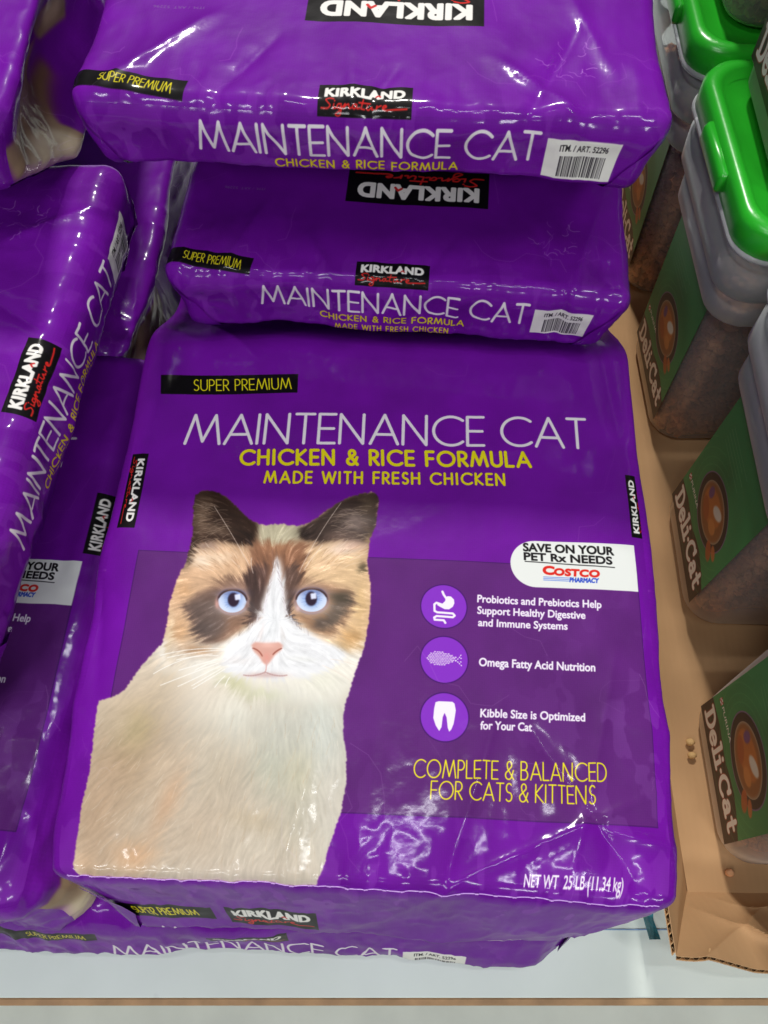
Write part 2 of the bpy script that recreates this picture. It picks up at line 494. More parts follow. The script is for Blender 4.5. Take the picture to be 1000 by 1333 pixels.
    for x, y, a in ctl:
        wgt = 1. / (((px - x) ** 2 + (py - y) ** 2) + 300) ** 1.6
        ux += wgt * cos(radians(a)); uy += wgt * sin(radians(a))
    wob = (fbm(px / 26, py / 26, 0, 2, 3) - .5) * 1.3
    ang = np.arctan2(uy, ux) + wob; ux, uy = np.cos(ang), np.sin(ang)

    def lic(src, n):
        acc = np.zeros((H, W), np.float32)
        for sgn in (1, -1):
            x = gx.astype(float); y = gy.astype(float)
            for k in range(n):
                xi = np.clip(x.astype(int), 0, W - 1); yi = np.clip(y.astype(int), 0, H - 1)
                acc += src[yi, xi]
                x = x + ux[yi, xi] * sgn * 1.3; y = y + uy[yi, xi] * sgn * 1.3
        acc -= acc.mean(); return acc / acc.std()
    fine = lic(rng.standard_normal((H, W)).astype(np.float32), 9)
    coarse = lic(blur(rng.standard_normal((H, W)).astype(np.float32), 2), 16)
    amp = (3.2 * CS) * np.clip(coarse * .7 + fine * .5, -2.2, 2.2)
    img = bil(img, gx + ux * amp, gy + uy * amp)
    lum = img.mean(2)
    k = np.where(py > 870, .028, .055) * np.clip(1.5 - lum * .9, .45, 1.2)
    img = img * (1 + (fine * .55 + coarse * .75) * k)[..., None]
    img += ((np.clip(fine + coarse - 1.6, 0, 2)) * .06 * (py < 860) * (lum < .75))[..., None]
    img = np.clip(img, 0, 1).astype(np.float32)

    def line(P, wd, col, a):
        P = T(P); nonlocal_img = img
        for q in range(len(P) - 1):
            A, B = P[q], P[q + 1]
            lo = np.maximum(np.floor(np.minimum(A, B) - wd * CS - 2).astype(int), 0); hi = np.minimum(np.ceil(np.maximum(A, B) + wd * CS + 2).astype(int), [W, H])
            yy, xx = np.mgrid[lo[1]:hi[1], lo[0]:hi[0]]
            d = B - A; t = np.clip(((xx - A[0]) * d[0] + (yy - A[1]) * d[1]) / max(d @ d, 1e-9), 0, 1)
            ds = np.hypot(xx - A[0] - t * d[0], yy - A[1] - t * d[1])
            m = np.clip(wd * CS / 2 - ds + .6, 0, 1) * a
            reg = nonlocal_img[lo[1]:hi[1], lo[0]:hi[0]]; reg += (np.array(col, np.float32) / 255. - reg) * m[..., None].astype(np.float32)

    def curve(p0, pm, p1, n=10):
        t = np.linspace(0, 1, n)[:, None]; p0, pm, p1 = map(np.array, (p0, pm, p1))
        return (1 - t) ** 2 * p0 + 2 * t * (1 - t) * pm + t * t * p1
    # light hairs in ears / over brows
    for _ in range(150):
        left = random.random() < .5
        if left: x, y = random.uniform(255, 296), random.uniform(660, 704); a = radians(random.uniform(-25, 20) + (y - 680) * -.8); L = -random.uniform(10, 22); x += 8
        else: x, y = random.uniform(430, 470), random.uniform(662, 708); a = radians(random.uniform(-20, 20)); L = random.uniform(8, 18)
        line(curve((x, y), (x + L * .5, y + L * .5 * sin(a) - 2), (x + L * cos(a), y + L * sin(a))), .55, (168, 146, 128), random.uniform(.12, .4))
    for _ in range(160):
        x = random.choice([random.uniform(250, 320), random.uniform(398, 470)]); y = random.uniform(714, 745)
        a = math.atan2(y - 800, x - 352) + random.uniform(-.3, .3); L = random.uniform(8, 18)
        line([(x, y), (x + L * cos(a), y + L * sin(a) * .8)], .6, random.choice([(246, 226, 204), (150, 104, 74), (240, 214, 186)]), random.uniform(.15, .45))
    for _ in range(260):   # ragged fur at the rim of the white blaze
        t = random.random(); sd = random.choice((-1, 1))
        y = 735 + t * 95
        hw = np.interp(y, [728, 755, 780, 800, 815, 830], [1, 6, 12, 15, 26, 46])
        x = 360 - (y - 735) * .03 + sd * hw
        a = radians(90 + (-sd) * random.uniform(5, 45)); L = random.uniform(5, 11)
        c = random.choice([(236, 234, 238), (84, 62, 56), (236, 230, 236)])
        line([(x, y), (x - L * cos(a) * .8, y - L * sin(a))], .6, c, random.uniform(.25, .55) if c[0] > 100 else random.uniform(.1, .25))
    # eyes
    for (ex, ey, rx, ry, qx, hx_) in ((303, 785, 18.2, 14.6, 304.5, 310), (406, 784, 19.6, 14.6, 405.5, 408.5)):
        sd = -1 if ex < 350 else 1
        spot(ex, ey, rx + 3.6, ry + 3.4, (150, 112, 104), .85, f=2.5)
        spot(ex, ey - 1.2, rx + 1.6, ry + 2.2, (66, 48, 52), .85, f=1.5)
        spot(ex + sd * -1, ey + 1.5, rx + 1.6, ry + 1.4, (150, 116, 108), .8, f=1.6)
        spot(ex, ey, rx, ry, (208, 218, 240), 1, f=1.4)
        spot(ex, ey + 7, rx * .95, ry * .6, (234, 242, 252), .85)
        spot(ex, ey - 11, rx * .95, 5.5, (104, 104, 146), .85)
        spot(qx, ey - 2, 13.5, 13, (132, 166, 222), .8)
        spot(qx, ey - 2, 8.5, 10, (78, 106, 172), .75)
        for kk in range(60):
            a = random.uniform(0, 2 * pi); r1 = random.uniform(10, 15)
            line([(qx + 7 * cos(a), ey - 2 + 8 * sin(a)), (qx + r1 * cos(a), min(ey - 2 + r1 * .85 * sin(a), ey + 12))], .5, random.choice([(170, 196, 236), (80, 112, 190)]), .3)
        spot(qx, ey - 2.5, 7.4, 9.2, (46, 32, 50), 1, f=2.2)
        for dt, wd_, al_ in ((0, 2.6, .45), (.25, 1.7, .6)):
            line([(ex + (rx + .6) * cos(t), ey - .3 - (ry + .4 + dt) * sin(t)) for t in np.linspace(.12 if sd < 0 else .35, pi - (.35 if sd < 0 else .12), 22)], wd_, (70, 50, 50), al_)
        line([(ex + (rx + .8) * cos(t), ey + (ry + .6) * sin(t)) for t in np.linspace(.1, pi - .1, 22)], 1.2, (176, 136, 128), .6)
        spot(ex, ey - ry - 3.2, rx * .9, 3.2, (176, 138, 120), .55)
        hw_ = 4.0
        P = T([(hx_ - hw_, ey - 9), (hx_ + hw_ - .5, ey - 10), (hx_ + hw_, ey - 2.5), (hx_ - hw_ + 1, ey - 1.5)])
        m = blur(polymask(P, W, H, 1), 1)
        img += (np.array([226, 232, 255], np.float32) / 255. - img) * m[..., None] * .95
    spot(283, 788, 2.5, 6, (214, 160, 150), .8); spot(322, 791, 3, 4, (120, 90, 80), .6); spot(388, 794, 3, 4, (222, 186, 184), .8)
    # nose and mouth
    NP = [(328, 842), (333, 838), (349, 840), (364, 838), (369, 842), (367, 848), (359, 855), (352, 864), (348, 868), (344, 866), (338, 857), (331, 850)]
    m = blur(polymask(T(NP), W, H, 2), 2)[..., None]
    img += (np.array([216, 164, 150], np.float32) / 255. - img) * m
    spot(349, 842, 12, 4, (236, 188, 174), .8); spot(348, 858, 5, 7, (226, 154, 142), .7)
    for P in (curve((330, 846), (338, 848), (342, 856)), curve((367, 846), (360, 849), (356, 854))): line(P, 1.8, (160, 92, 78), .75)
    line([(348, 862), (347, 874), (345, 879)], 1.6, (216, 168, 164), .8)
    spot(346, 881, 26, 4, (204, 176, 172), .85); line(curve((318, 881), (332, 884), (346, 877)), 1.6, (184, 146, 144), .7); line(curve((346, 877), (360, 884), (374, 881)), 1.6, (184, 146, 144), .7)
    img = img.astype(np.float32)
    # whiskers
    g3 = lambda x, y: (210 + x * .15, 750 + y * .15)
    for a, b, c in (((600, 650), (300, 620), (0, 700)), ((580, 655), (330, 660), (60, 720)), ((500, 705), (300, 700), (140, 740)), ((500, 735), (330, 780), (160, 830)), ((480, 760), (380, 780), (300, 830)),
                    ((520, 790), (330, 890), (150, 970)), ((530, 815), (400, 890), (270, 965)), ((560, 820), (430, 900), (280, 990)), ((560, 880), (510, 920), (470, 980)), ((600, 890), (570, 930), (560, 970)),
                    ((450, 690), (200, 700), (-60, 860)), ((500, 770), (200, 880), (0, 960))):
        line(curve(g3(*a), g3(*b), g3(*c), 12), .9, (250, 247, 240), .8)
    for a, b, c in (((430, 860), (452, 862), (470, 872)), ((420, 868), (440, 876), (456, 888)), ((325, 738), (305, 700), (279, 660)), ((330, 748), (326, 736), (328, 728)), ((390, 747), (412, 700), (444, 657)), ((396, 744), (408, 726), (420, 712))):
        line(curve(a, b, c, 12), .8, (232, 214, 200), .6)
    for _ in range(500):  # chest wisps
        x, y = random.uniform(100, 440), random.uniform(920, 1150)
        a = radians(140 - (x - 100) * .14 + random.uniform(-18, 18)); L = random.uniform(6, 22)
        c = random.choice([(240, 228, 206), (190, 160, 126), (246, 238, 222), (176, 140, 104)])
        line(curve((x, y), (x + L * .5 * cos(a) + random.uniform(-1, 1), y + L * .5 * sin(a)), (x + L * cos(a), y + L * sin(a)), 4), .6, c, random.uniform(.08, .28))
    return np.clip(img, 0, 1)


CAT = paint_cat()
B0_O, B0_YAW, B0_Z = np.array([-.016, .0215]), radians(-2.3), .28


def main_uv(P):
    """photo measurements of the front panel -> metres on the panel"""
    out = []
    c, s = cos(B0_YAW), sin(B0_YAW)
    for x, y in np.asarray(P, float).reshape(-1, 2):
        g = ground(x, y, B0_Z)[:2] - B0_O
        out.append((g[0] * c + g[1] * s, -g[0] * s + g[1] * c))
    return np.array(out)


PURPLE = (106, 17, 148)


def kirkland(A, p0, p1, ptop, raw=False):
    """black logo plate: p0 lower-left, p1 lower-right, ptop upper-left"""
    a, X, Y = A.frame(p0, p1, ptop, raw)
    A.poly([a, a + X, a + X + Y, a + Y], (14, 12, 14), ispx=True)
    Pt = lambda x, y: a + X * x + Y * y
    V, T, w = font_tris('KIRKLAND', 0, 1.06)
    A.glyphs(Pt(.075, .47), X * .84, Y * .38, V, T, w, (236, 232, 226), .085)
    lw = np.linalg.norm(Y)
    A.polyline([Pt(.615, .56), Pt(.64, .62), Pt(.66, .54)], lw * .05, (200, 40, 40), ispx=True)
    # script word in red
    ST = [[(.17, .385), (.13, .41), (.08, .37), (.11, .30), (.14, .24), (.11, .17), (.04, .18)], [(.175, .27), (.167, .18), (.20, .19)], [(.18, .335), (.183, .34)],
          [(.255, .265), (.22, .27), (.205, .21), (.23, .17), (.262, .25), (.25, .06), (.22, .02), (.185, .06), (.25, .15), (.29, .26)], [(.295, .27), (.285, .17), (.30, .24), (.335, .27), (.335, .18), (.36, .19)],
          [(.42, .26), (.385, .265), (.37, .20), (.395, .17), (.42, .25), (.42, .18), (.45, .20)], [(.485, .40), (.465, .19), (.50, .18)], [(.44, .31), (.56, .325)], [(.53, .27), (.52, .19), (.545, .17), (.58, .26), (.575, .18), (.60, .19)],
          [(.63, .27), (.62, .17), (.635, .24), (.675, .27)], [(.69, .215), (.735, .24), (.725, .275), (.695, .26), (.69, .195), (.72, .17), (.82, .185), (.95, .205)]]
    for S in ST:
        S = np.array(S)
        if len(S) > 3:
            t = np.arange(len(S)); tt = np.linspace(0, len(S) - 1, len(S) * 6); S2 = np.stack([np.interp(tt, t, S[:, 0]), np.interp(tt, t, S[:, 1])], 1)
            for _ in range(3): S2[1:-1] = (S2[:-2] + S2[1:-1] + S2[2:]) / 3
            S = S2
        A.polyline([Pt(x, y) for x, y in S], lw * .042, (205, 38, 34), ispx=True)


def barcode(A, p0, p1, ptop, raw=False, bars=True):
    a, X, Y = A.frame(p0, p1, ptop, raw)
    Pt = lambda x, y: a + X * x + Y * y
    A.poly([Pt(0, 0), Pt(1, 0), Pt(1, 1), Pt(0, 1)], (236, 234, 226), ispx=True)
    V, T, w = font_tris('ITM. / ART. 52296', .012)
    A.tris(Pt(.18, .72) + np.outer(V[:, 0] / w, X * .66) + np.outer(V[:, 1], Y * .17), T, (30, 26, 30))
    r = np.random.default_rng(3); x = .2
    while x < .84:
        wd = r.choice([.006, .010, .016]); A.poly([Pt(x, .06), Pt(x + wd, .06), Pt(x + wd, .6), Pt(x, .6)], (26, 22, 28), ispx=True); x += wd + r.choice([.008, .012, .018])


def weave(A, amt=.035, seed=1):
    yy, xx = np.mgrid[0:A.h, 0:A.w]
    n = fbm(xx / 90., yy / 90., 0, 3, seed) - .5
    g = rng.standard_normal((A.h, A.w)).astype(np.float32)
    f = 1 + n * amt * 5.5 + g * amt * .45 + .012 * np.sin(xx * 1.3) + .012 * np.sin(yy * 1.3)
    A.rgb *= f[..., None].astype(np.float32)


def blotch(A, seed, w):
    """pale patches where the clear top film has let go of the print"""
    yy, xx = np.mgrid[0:A.h, 0:A.w]; u = xx / A.res + A.u0; v = yy / A.res + A.v0
    n = fbm(u * 70, v * 45, 0, 3, seed); k = 1 - np.abs(2 * vnoise(u * 45, v * 22, u * 0, seed + 9) - 1)
    m = np.clip((n - .52) / .03, 0, 1) * np.clip((k - .55) / .1, 0, 1) * np.clip(w(u, v), 0, 1) * .24
    A.rgb += (np.array([178, 128, 214], np.float32) / 255. - A.rgb) * m[..., None].astype(np.float32)


def scuffs_and_glints(A, spots, n=6, seed=2, a=.55):
    """white wear lines where the film has been folded; also draws a painted crease glint"""
    r = np.random.default_rng(seed)
    for (u, v, R) in spots:
        for _ in range(n):
            x, y = u + r.normal() * R, v + r.normal() * R; ang = r.uniform(0, 6.28); P = [(x, y)]
            for k in range(r.integers(3, 8)):
                ang += r.normal() * .7; x += cos(ang) * R * .16; y += sin(ang) * R * .16; P.append((x, y))
            A.polyline(P, r.uniform(.8, 2.0), (226, 206, 240), a * r.uniform(.4, 1), raw=True)


def front_art():
    A = Art(-.226, .226, -.004, .57, 2900, PURPLE)
    A.conv = main_uv
    # large panel, thin dark border line
    PN = main_uv([(165, 717), (836, 712), (869, 1079), (108, 1043)])
    vb = main_uv([(640, 1067)])[0, 1]
    PN = np.array([(-.197, PN[0, 1]), (.2135, PN[0, 1]), (.2135, vb), (-.197, vb)])
    A.poly(PN, (92, 36, 114), raw=True)
    A.polyline(np.vstack([PN, PN[:1]]), 2.0, (58, 22, 84), .8, raw=True)
    # slight tone drift of the printed photograph panel
    weave(A)
    blotch(A, 3, lambda u, v: np.exp(-v / .045) * .8 + np.clip((u - .1) / .1, 0, 1) * np.exp(-np.abs(v - .12) / .06) * .6)
    kirkland(A, (-.2215, .340), (-.2215, .268), (-.2045, .340), True)
    kirkland(A, (.2285, .276), (.2285, .336), (.2125, .276), True)
    # cat
    yy, xx = np.mgrid[0:A.h, 0:A.w]
    u = xx / A.res + A.u0; v = yy / A.res + A.v0
    c, s = cos(B0_YAW), sin(B0_YAW)
    X = u * c - v * s + B0_O[0]; Y = u * s + v * c + B0_O[1]; Z = B0_Z - CAMH
    k = Y * FW[1] + Z * FW[2]; pu = 500 + FPX * X / k; pv = 666.5 - FPX * (Y * UP[1] + Z * UP[2]) / k
    W, H = CAT.shape[1], CAT.shape[0]
    # outline with the small rectangular nicks of a scissored cut-out
    P = []
    S = np.array(SIL, float)
    for i in range(len(S)):
        a, b = S[i], S[(i + 1) % len(S)]; L = np.linalg.norm(b - a); n = max(1, int(L / 2.2)); nrm = np.array([b[1] - a[1], a[0] - b[0]]) / L
        bottom = a[1] > 1139 and b[1] > 1139
        for q in range(n):
            j = rng.normal() * .55 if not bottom else (1.6 if (q % 7) < 2 else 0) * (1 if (a[0] + (b[0] - a[0]) * q / n) < 330 else .3)
            P.append(a + (b - a) * q / n + nrm * j)
    m = blur(polymask((np.array(P) - [CX0, CY0]) * CS, W, H, 2), 1)
    sx, sy = (pu - CX0) * CS, (pv - CY0) * CS
    ins = (sx > 0) & (sx < W - 1) & (sy > 0) & (sy < H - 1)
    mm = np.where(ins, bil(m, sx, sy), 0)
    A.rgb += (bil(CAT, sx, sy) - A.rgb) * mm[..., None]
    # lettering
    WHT, YEL = (228, 222, 226), (226, 214, 20)
    A.poly([(210, 514), (388, 515), (389, 491), (210, 489)], (12, 10, 12))
    A.text('SUPER PREMIUM', (253, 509), (380, 510), (253, 495), YEL, .09, sp=.2)
    A.text('MAINTENANCE CAT', (241, 578), (764, 584), (247, 541), WHT, .095, sp=.15)
    A.text('CHICKEN & RICE FORMULA', (314, 606), (690, 610), (315, 588), YEL, .21, sp=.3)
    A.text('MADE WITH FRESH CHICKEN', (345, 630), (657, 634), (346, 616), YEL, .2, sp=.36)
    A.text('COMPLETE & BALANCED', (539, 1013), (790, 1018), (540, 990), (236, 226, 30), .075, sp=.17)
    A.text('FOR CATS & KITTENS', (561, 1041), (776, 1047), (562, 1018), (236, 226, 30), .075, sp=.17)
    for t, p0, p1, pt in (('Probiotics and Prebiotics Help', (621, 786), (782, 793), (621.5, 776)), ('Support Healthy Digestive', (621, 801), (761, 807), (621.5, 791)), ('and Immune Systems', (622, 817), (738, 821), (622.5, 807)),
                          ('Omega Fatty Acid Nutrition', (623, 869), (774, 875), (623.5, 858)), ('Kibble Size is Optimized', (625, 935), (761, 940), (625.5, 924)), ('for Your Cat', (625, 951), (692, 953), (625.5, 940))):
        A.text(t, p0, p1, pt, (236, 230, 240), font='f', off=.04)
    A.text('NET WT  25 LB (11.34 kg)', (690, 1153), (823, 1157), (690, 1136), (236, 230, 240), font='f', off=.018)
    # white offer tag running off the right edge
    q = main_uv([(688, 706), (684, 764), (664, 735)])
    yt, yb = q[0, 1], q[1, 1] - .001; rr = (yt - yb) / 2; cx = q[2, 0] + rr
    tagp = [(.2135, yb), (cx, yb)] + [(cx + rr * cos(t), (yt + yb) / 2 + rr * sin(t)) for t in np.linspace(-pi / 2, -1.5 * pi, 24)] + [(cx, yt), (.2135, yt)]
    A.poly(tagp, (226, 228, 224), raw=True)
    A.text('SAVE ON YOUR', (681, 719), (798, 724.5), (680.5, 708.5), (24, 22, 24), font='f', off=.05)
    A.text('PET Rx NEEDS', (682, 730.5), (796, 736.5), (681.5, 720.5), (24, 22, 24), font='f', off=.05)
    A.polyline([(683, 732.5), (799, 740.5)], 2.2, (24, 22, 24))
    A.text('C', (706.5, 748.5), (720, 749.5), (707, 738), (214, 40, 30), font='f', off=.09)
    A.text('OSTCO', (721, 750), (779, 753), (721.5, 741.2), (214, 40, 30), font='f', off=.09, spacing=1.05)
    A.text('PHARMACY', (741, 759), (778, 760.5), (741.5, 753), (40, 70, 190), font='f', off=.06)
    for dy in (0, 2.0, 4.0): A.polyline([(707, 752.5 + dy), (740, 754 + dy)], 1.4, (60, 100, 210))
    # three round icons
    CI = []
    for (x, y, r_) in ((577.5, 792, 30), (578, 861, 31), (578.5, 935, 31.5)):
        c0 = main_uv([(x, y)])[0]; R = main_uv([(x + r_, y)])[0][0] - c0[0]
        ring = [(c0[0] + R * cos(t), c0[1] + R * sin(t)) for t in np.linspace(0, 2 * pi, 60)]
        A.poly(ring, (132, 48, 192), raw=True); A.polyline(ring, 2.6, (62, 16, 96), .9, raw=True); CI.append((c0, R))
    WH = (238, 232, 240)
    (c0, R) = CI[0]; f = lambda x, y: (c0[0] + (x - 280) / 180 * R, c0[1] - (y - 245) / 178 * R)
    A.poly([f(*p) for p in [(292, 170), (310, 160), (335, 162), (358, 185), (362, 215), (350, 245), (320, 268), (285, 268), (250, 250), (225, 235), (240, 222), (270, 222), (290, 200)]], WH, raw=True)
    A.polyline([f(*p) for p in [(268, 125), (278, 150), (298, 178)]], 5.5, WH, raw=True)
    A.polyline([f(*p) for p in [(255, 228), (222, 218), (206, 232), (208, 285), (230, 296), (350, 300), (364, 316), (350, 330), (225, 326), (206, 338), (210, 356), (280, 358), (292, 378)]], 5.2, WH, raw=True)
    (c0, R) = CI[1]; g = lambda x, y: (c0[0] + (x - 280) / 186 * R, c0[1] - (y - 648) / 186 * R)
    r2 = np.random.default_rng(5)
    for row in range(-4, 5):
        for colm in range(0, 14):
            x = 150 + colm * 19 + (9.5 if row % 2 else 0) + r2.uniform(-1.5, 1.5); y = 640 + row * 12.5 + r2.uniform(-1, 1)
            lim = 56 * math.sin(pi * min(1, max(0, (x - 132) / 262)) ** .8) if x < 372 else 0
            if abs(y - 640) > lim: continue
            an = r2.uniform(-.7, .7); e = [(x + 7.6 * cos(t) * cos(an) - 4.6 * sin(t) * sin(an), y + 7.6 * cos(t) * sin(an) + 4.6 * sin(t) * cos(an)) for t in np.linspace(0, 6.28, 14)]
            A.poly([g(*p) for p in e], WH, raw=True)
    for x, y, an in ((368, 655, .2), (385, 640, -.6), (398, 626, -.7), (408, 610, -.8), (385, 664, .6), (398, 676, .7), (412, 690, .8), (410, 634, -.2), (408, 662, .3)):
        e = [(x + 7 * cos(t) * cos(an) - 4 * sin(t) * sin(an), y + 7 * cos(t) * sin(an) + 4 * sin(t) * cos(an)) for t in np.linspace(0, 6.28, 14)]
        A.poly([g(*p) for p in e], WH, raw=True)
    (c0, R) = CI[2]; h = lambda x, y: (c0[0] + (x - 280) / 190 * R, c0[1] - (y - 1078) / 200 * R)
    A.poly([h(*p) for p in [(208, 960), (235, 950), (340, 950), (358, 965), (368, 1020), (360, 1080), (352, 1130), (335, 1175), (318, 1196), (306, 1165), (296, 1080), (280, 1045), (266, 1080), (258, 1160), (240, 1194), (212, 1150), (192, 1090), (198, 1010)]], WH, raw=True)
    scuffs_and_glints(A, [(.17, .02, .03), (-.2, .09, .015), (.0, .03, .08), (-.05, .1, .1), (.19, .06, .02), (.1, .3, .08), (.17, .15, .06)], 4, 4, .15)
    return A


def strip_art(front=False):
    """bottom end print: u across, v = metres above the crease (negative runs down the end)"""
    A = Art(-.226, .226, -.15, .30, 2400, PURPLE)
    weave(A, .035, 5)
    blotch(A, 6, lambda u, v: np.exp(-np.abs(v + .02) / .03))
    WHT, YEL = (232, 226, 230), (222, 208, 30)
    R = dict(raw=True)
    if not front:
        A.poly([(-.226, .012), (-.134, .005), (-.132, .021), (-.226, .030)], (14, 12, 14), raw=True)
        A.text('SUPER PREMIUM', (-.197, .0145), (-.143, .0085), (-.1965, .0235), YEL, .1, sp=.2, raw=True)
        kirkland(A, (-.036, .001), (.032, .001), (-.036, .025), True)
        A.text('MAINTENANCE CAT', (-.126, -.028), (.126, -.028), (-.1258, -.005), WHT, .105, sp=.15, raw=True)
        A.text('CHICKEN & RICE FORMULA', (-.07, -.040), (.068, -.040), (-.07, -.033), YEL, .2, sp=.3, raw=True)
        A.text('MADE WITH FRESH CHICKEN', (-.056, -.051), (.054, -.051), (-.056, -.045), YEL, .18, sp=.36, raw=True)
        barcode(A, (.132, -.040), (.188, -.040), (.132, -.008), True)
    else:
        A.poly([(-.218, -.077), (-.124, -.077), (-.124, -.056), (-.218, -.056)], (14, 12, 14), raw=True)
        A.text('SUPER PREMIUM', (-.198, -.072), (-.138, -.072), (-.198, -.061), YEL, .12, sp=.2, raw=True)
        kirkland(A, (-.112, -.084), (-.037, -.084), (-.112, -.052), True)
        A.text('MAINTENANCE CAT', (-.190, -.118), (.052, -.118), (-.187, -.094), WHT, .11, sp=.15, raw=True)
        barcode(A, (.085, -.117), (.141, -.117), (.085, -.094), True)
    # the logo of the far half stands upside down
    kirkland(A, (.083, .148), (-.055, .148), (.083, .100), True)
    A.text('ITM. / ART. 52296', (-.135, .112), (-.175, .112), (-.135, .1085), (120, 90, 150), font='f', off=.0, raw=True)
    scuffs_and_glints(A, [(.155, .055, .012), (.15, .06, .018)], 8, 21, .45)  # highlight of a crinkled fold, painted into the print as pale lines
    scuffs_and_glints(A, [(-.2, .0, .02), (.2, -.01, .02), (.12, .02, .05), (-.12, .02, .05), (0, -.01, .1)], 5, 9, .18)
    return A


def side_art():
    """gusset: u = metres along the bag from its bottom end, v = metres down from the front edge"""
    A = Art(0, .60, 0, .16, 1500, PURPLE)
    weave(A, .04, 8)
    fur = (150, 126, 100)
    for P, c_, f_ in (([(.0, .02), (.06, .03), (.11, .045), (.17, .05), (.12, .06), (.11, .075), (.07, .09), (.05, .12), (.02, .13)], fur, 2), ([(.16, .03), (.22, .035), (.21, .06), (.17, .055)], (140, 116, 90), 2),
                      ([(.05, .05), (.10, .06), (.16, .065), (.15, .08), (.09, .085), (.05, .07)], (112, 84, 60), 6), ([(.0, .05), (.05, .06), (.06, .09), (.03, .12), (.0, .12)], (206, 190, 160), 6),
                      ([(.18, .036), (.21, .04), (.20, .055), (.18, .05)], (190, 166, 134), 4), ([(.025, .03), (.05, .035), (.05, .045), (.02, .045)], (90, 66, 48), 4)):
        A.poly(P, c_, raw=True, feather=f_)
    kirkland(A, (.365, .034), (.285, .034), (.365, .008), True)
    scuffs_and_glints(A, [(.05, .05, .04), (.3, .03, .04)], 8, 12, .4)
    return A


def to_image(name, A):
    img = bpy.data.images.new(name, A.w, A.h)
    px = np.ones((A.h, A.w, 4), np.float32); px[..., :3] = np.clip(A.rgb, 0, 1)
    img.pixels.foreach_set(px.ravel()); img.update(); img.pack()
    return img


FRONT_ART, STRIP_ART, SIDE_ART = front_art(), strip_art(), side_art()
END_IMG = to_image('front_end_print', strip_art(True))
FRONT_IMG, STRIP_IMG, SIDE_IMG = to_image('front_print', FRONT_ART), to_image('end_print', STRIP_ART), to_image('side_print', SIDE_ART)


def film_material(name, img=None, col=PURPLE):
    m, nt, b = mat(name); L = nt.links.new
    tc = new(nt, 'ShaderNodeTexCoord')
    if img is not None:
        ti = new(nt, 'ShaderNodeTexImage'); ti.image = img; ti.extension = 'EXTEND'; ti.interpolation = 'Cubic'
        uvn = new(nt, 'ShaderNodeUVMap'); uvn.uv_map = 'UVMap'
        L(uvn.outputs[0], ti.inputs[0]); L(ti.outputs[0], b.inputs['Base Color'])
    else:
        b.inputs['Base Color'].default_value = srgb(col)
    n1 = new(nt, 'ShaderNodeTexNoise'); n1.inputs['Scale'].default_value = 26; n1.inputs['Detail'].default_value = 3
    n2 = new(nt, 'ShaderNodeTexNoise'); n2.inputs['Scale'].default_value = 110; n2.inputs['Detail'].default_value = 2
    n3 = new(nt, 'ShaderNodeTexNoise'); n3.inputs['Scale'].default_value = 7; n3.inputs['Detail'].default_value = 2
    for n in (n1, n2, n3): L(tc.outputs['Object'], n.inputs['Vector'])
    nr_ = new(nt, 'ShaderNodeTexNoise'); nr_.noise_type = 'RIDGED_MULTIFRACTAL'; nr_.inputs['Scale'].default_value = 17; nr_.inputs['Detail'].default_value = 3; nr_.inputs['Distortion'].default_value = .6
    L(tc.outputs['Object'], nr_.inputs['Vector'])
    at = new(nt, 'ShaderNodeAttribute'); at.attribute_name = 'crinkle'
    b0 = new(nt, 'ShaderNodeBump'); b0.inputs['Distance'].default_value = .0035; L(nr_.outputs[0], b0.inputs['Height']); L(at.outputs['Fac'], b0.inputs['Strength'])
    b1 = new(nt, 'ShaderNodeBump'); L(b0.outputs[0], b1.inputs['Normal']); b1.inputs['Strength'].default_value = .15; b1.inputs['Distance'].default_value = .004; L(n1.outputs[0], b1.inputs['Height'])
    b2 = new(nt, 'ShaderNodeBump'); b2.inputs['Strength'].default_value = .12; b2.inputs['Distance'].default_value = .001; L(n2.outputs[0], b2.inputs['Height']); L(b1.outputs[0], b2.inputs['Normal'])
    L(b2.outputs[0], b.inputs['Normal']); L(b2.outputs[0], b.inputs['Coat Normal'])
    mr = new(nt, 'ShaderNodeMapRange'); mr.inputs[1].default_value = .35; mr.inputs[2].default_value = .7; mr.inputs[3].default_value = .42; mr.inputs[4].default_value = .6
    L(n3.outputs[0], mr.inputs[0]); L(mr.outputs[0], b.inputs['Roughness'])
    b.inputs['Specular IOR Level'].default_value = .08
    b.inputs['Coat Weight'].default_value = .38; b.inputs['Coat Roughness'].default_value = .12
    return m


M_FRONT = film_material('printed_film_front', FRONT_IMG)
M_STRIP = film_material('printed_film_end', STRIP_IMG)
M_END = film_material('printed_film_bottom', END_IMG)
M_SIDE = film_material('printed_film_side', SIDE_IMG)
M_FILM = film_material('purple_film')
M_FOLD = film_material('folded_film')


# ------------------------------------------------------------------ bags
def axis(half, r, step, nr=7):
    """cube coordinates and arc coordinates along one axis of a rounded box"""
    inner = half - r
    n = max(2, int(2 * inner / step) + 1)
    ci = np.linspace(-inner, inner, n)
    th = np.linspace(0, pi / 4, nr + 1)[1:]
    e = inner + r * np.tan(th); ea = inner + r * th
    return np.concatenate([-e[::-1], ci, e]), np.concatenate([-ea[::-1], ci, ea])


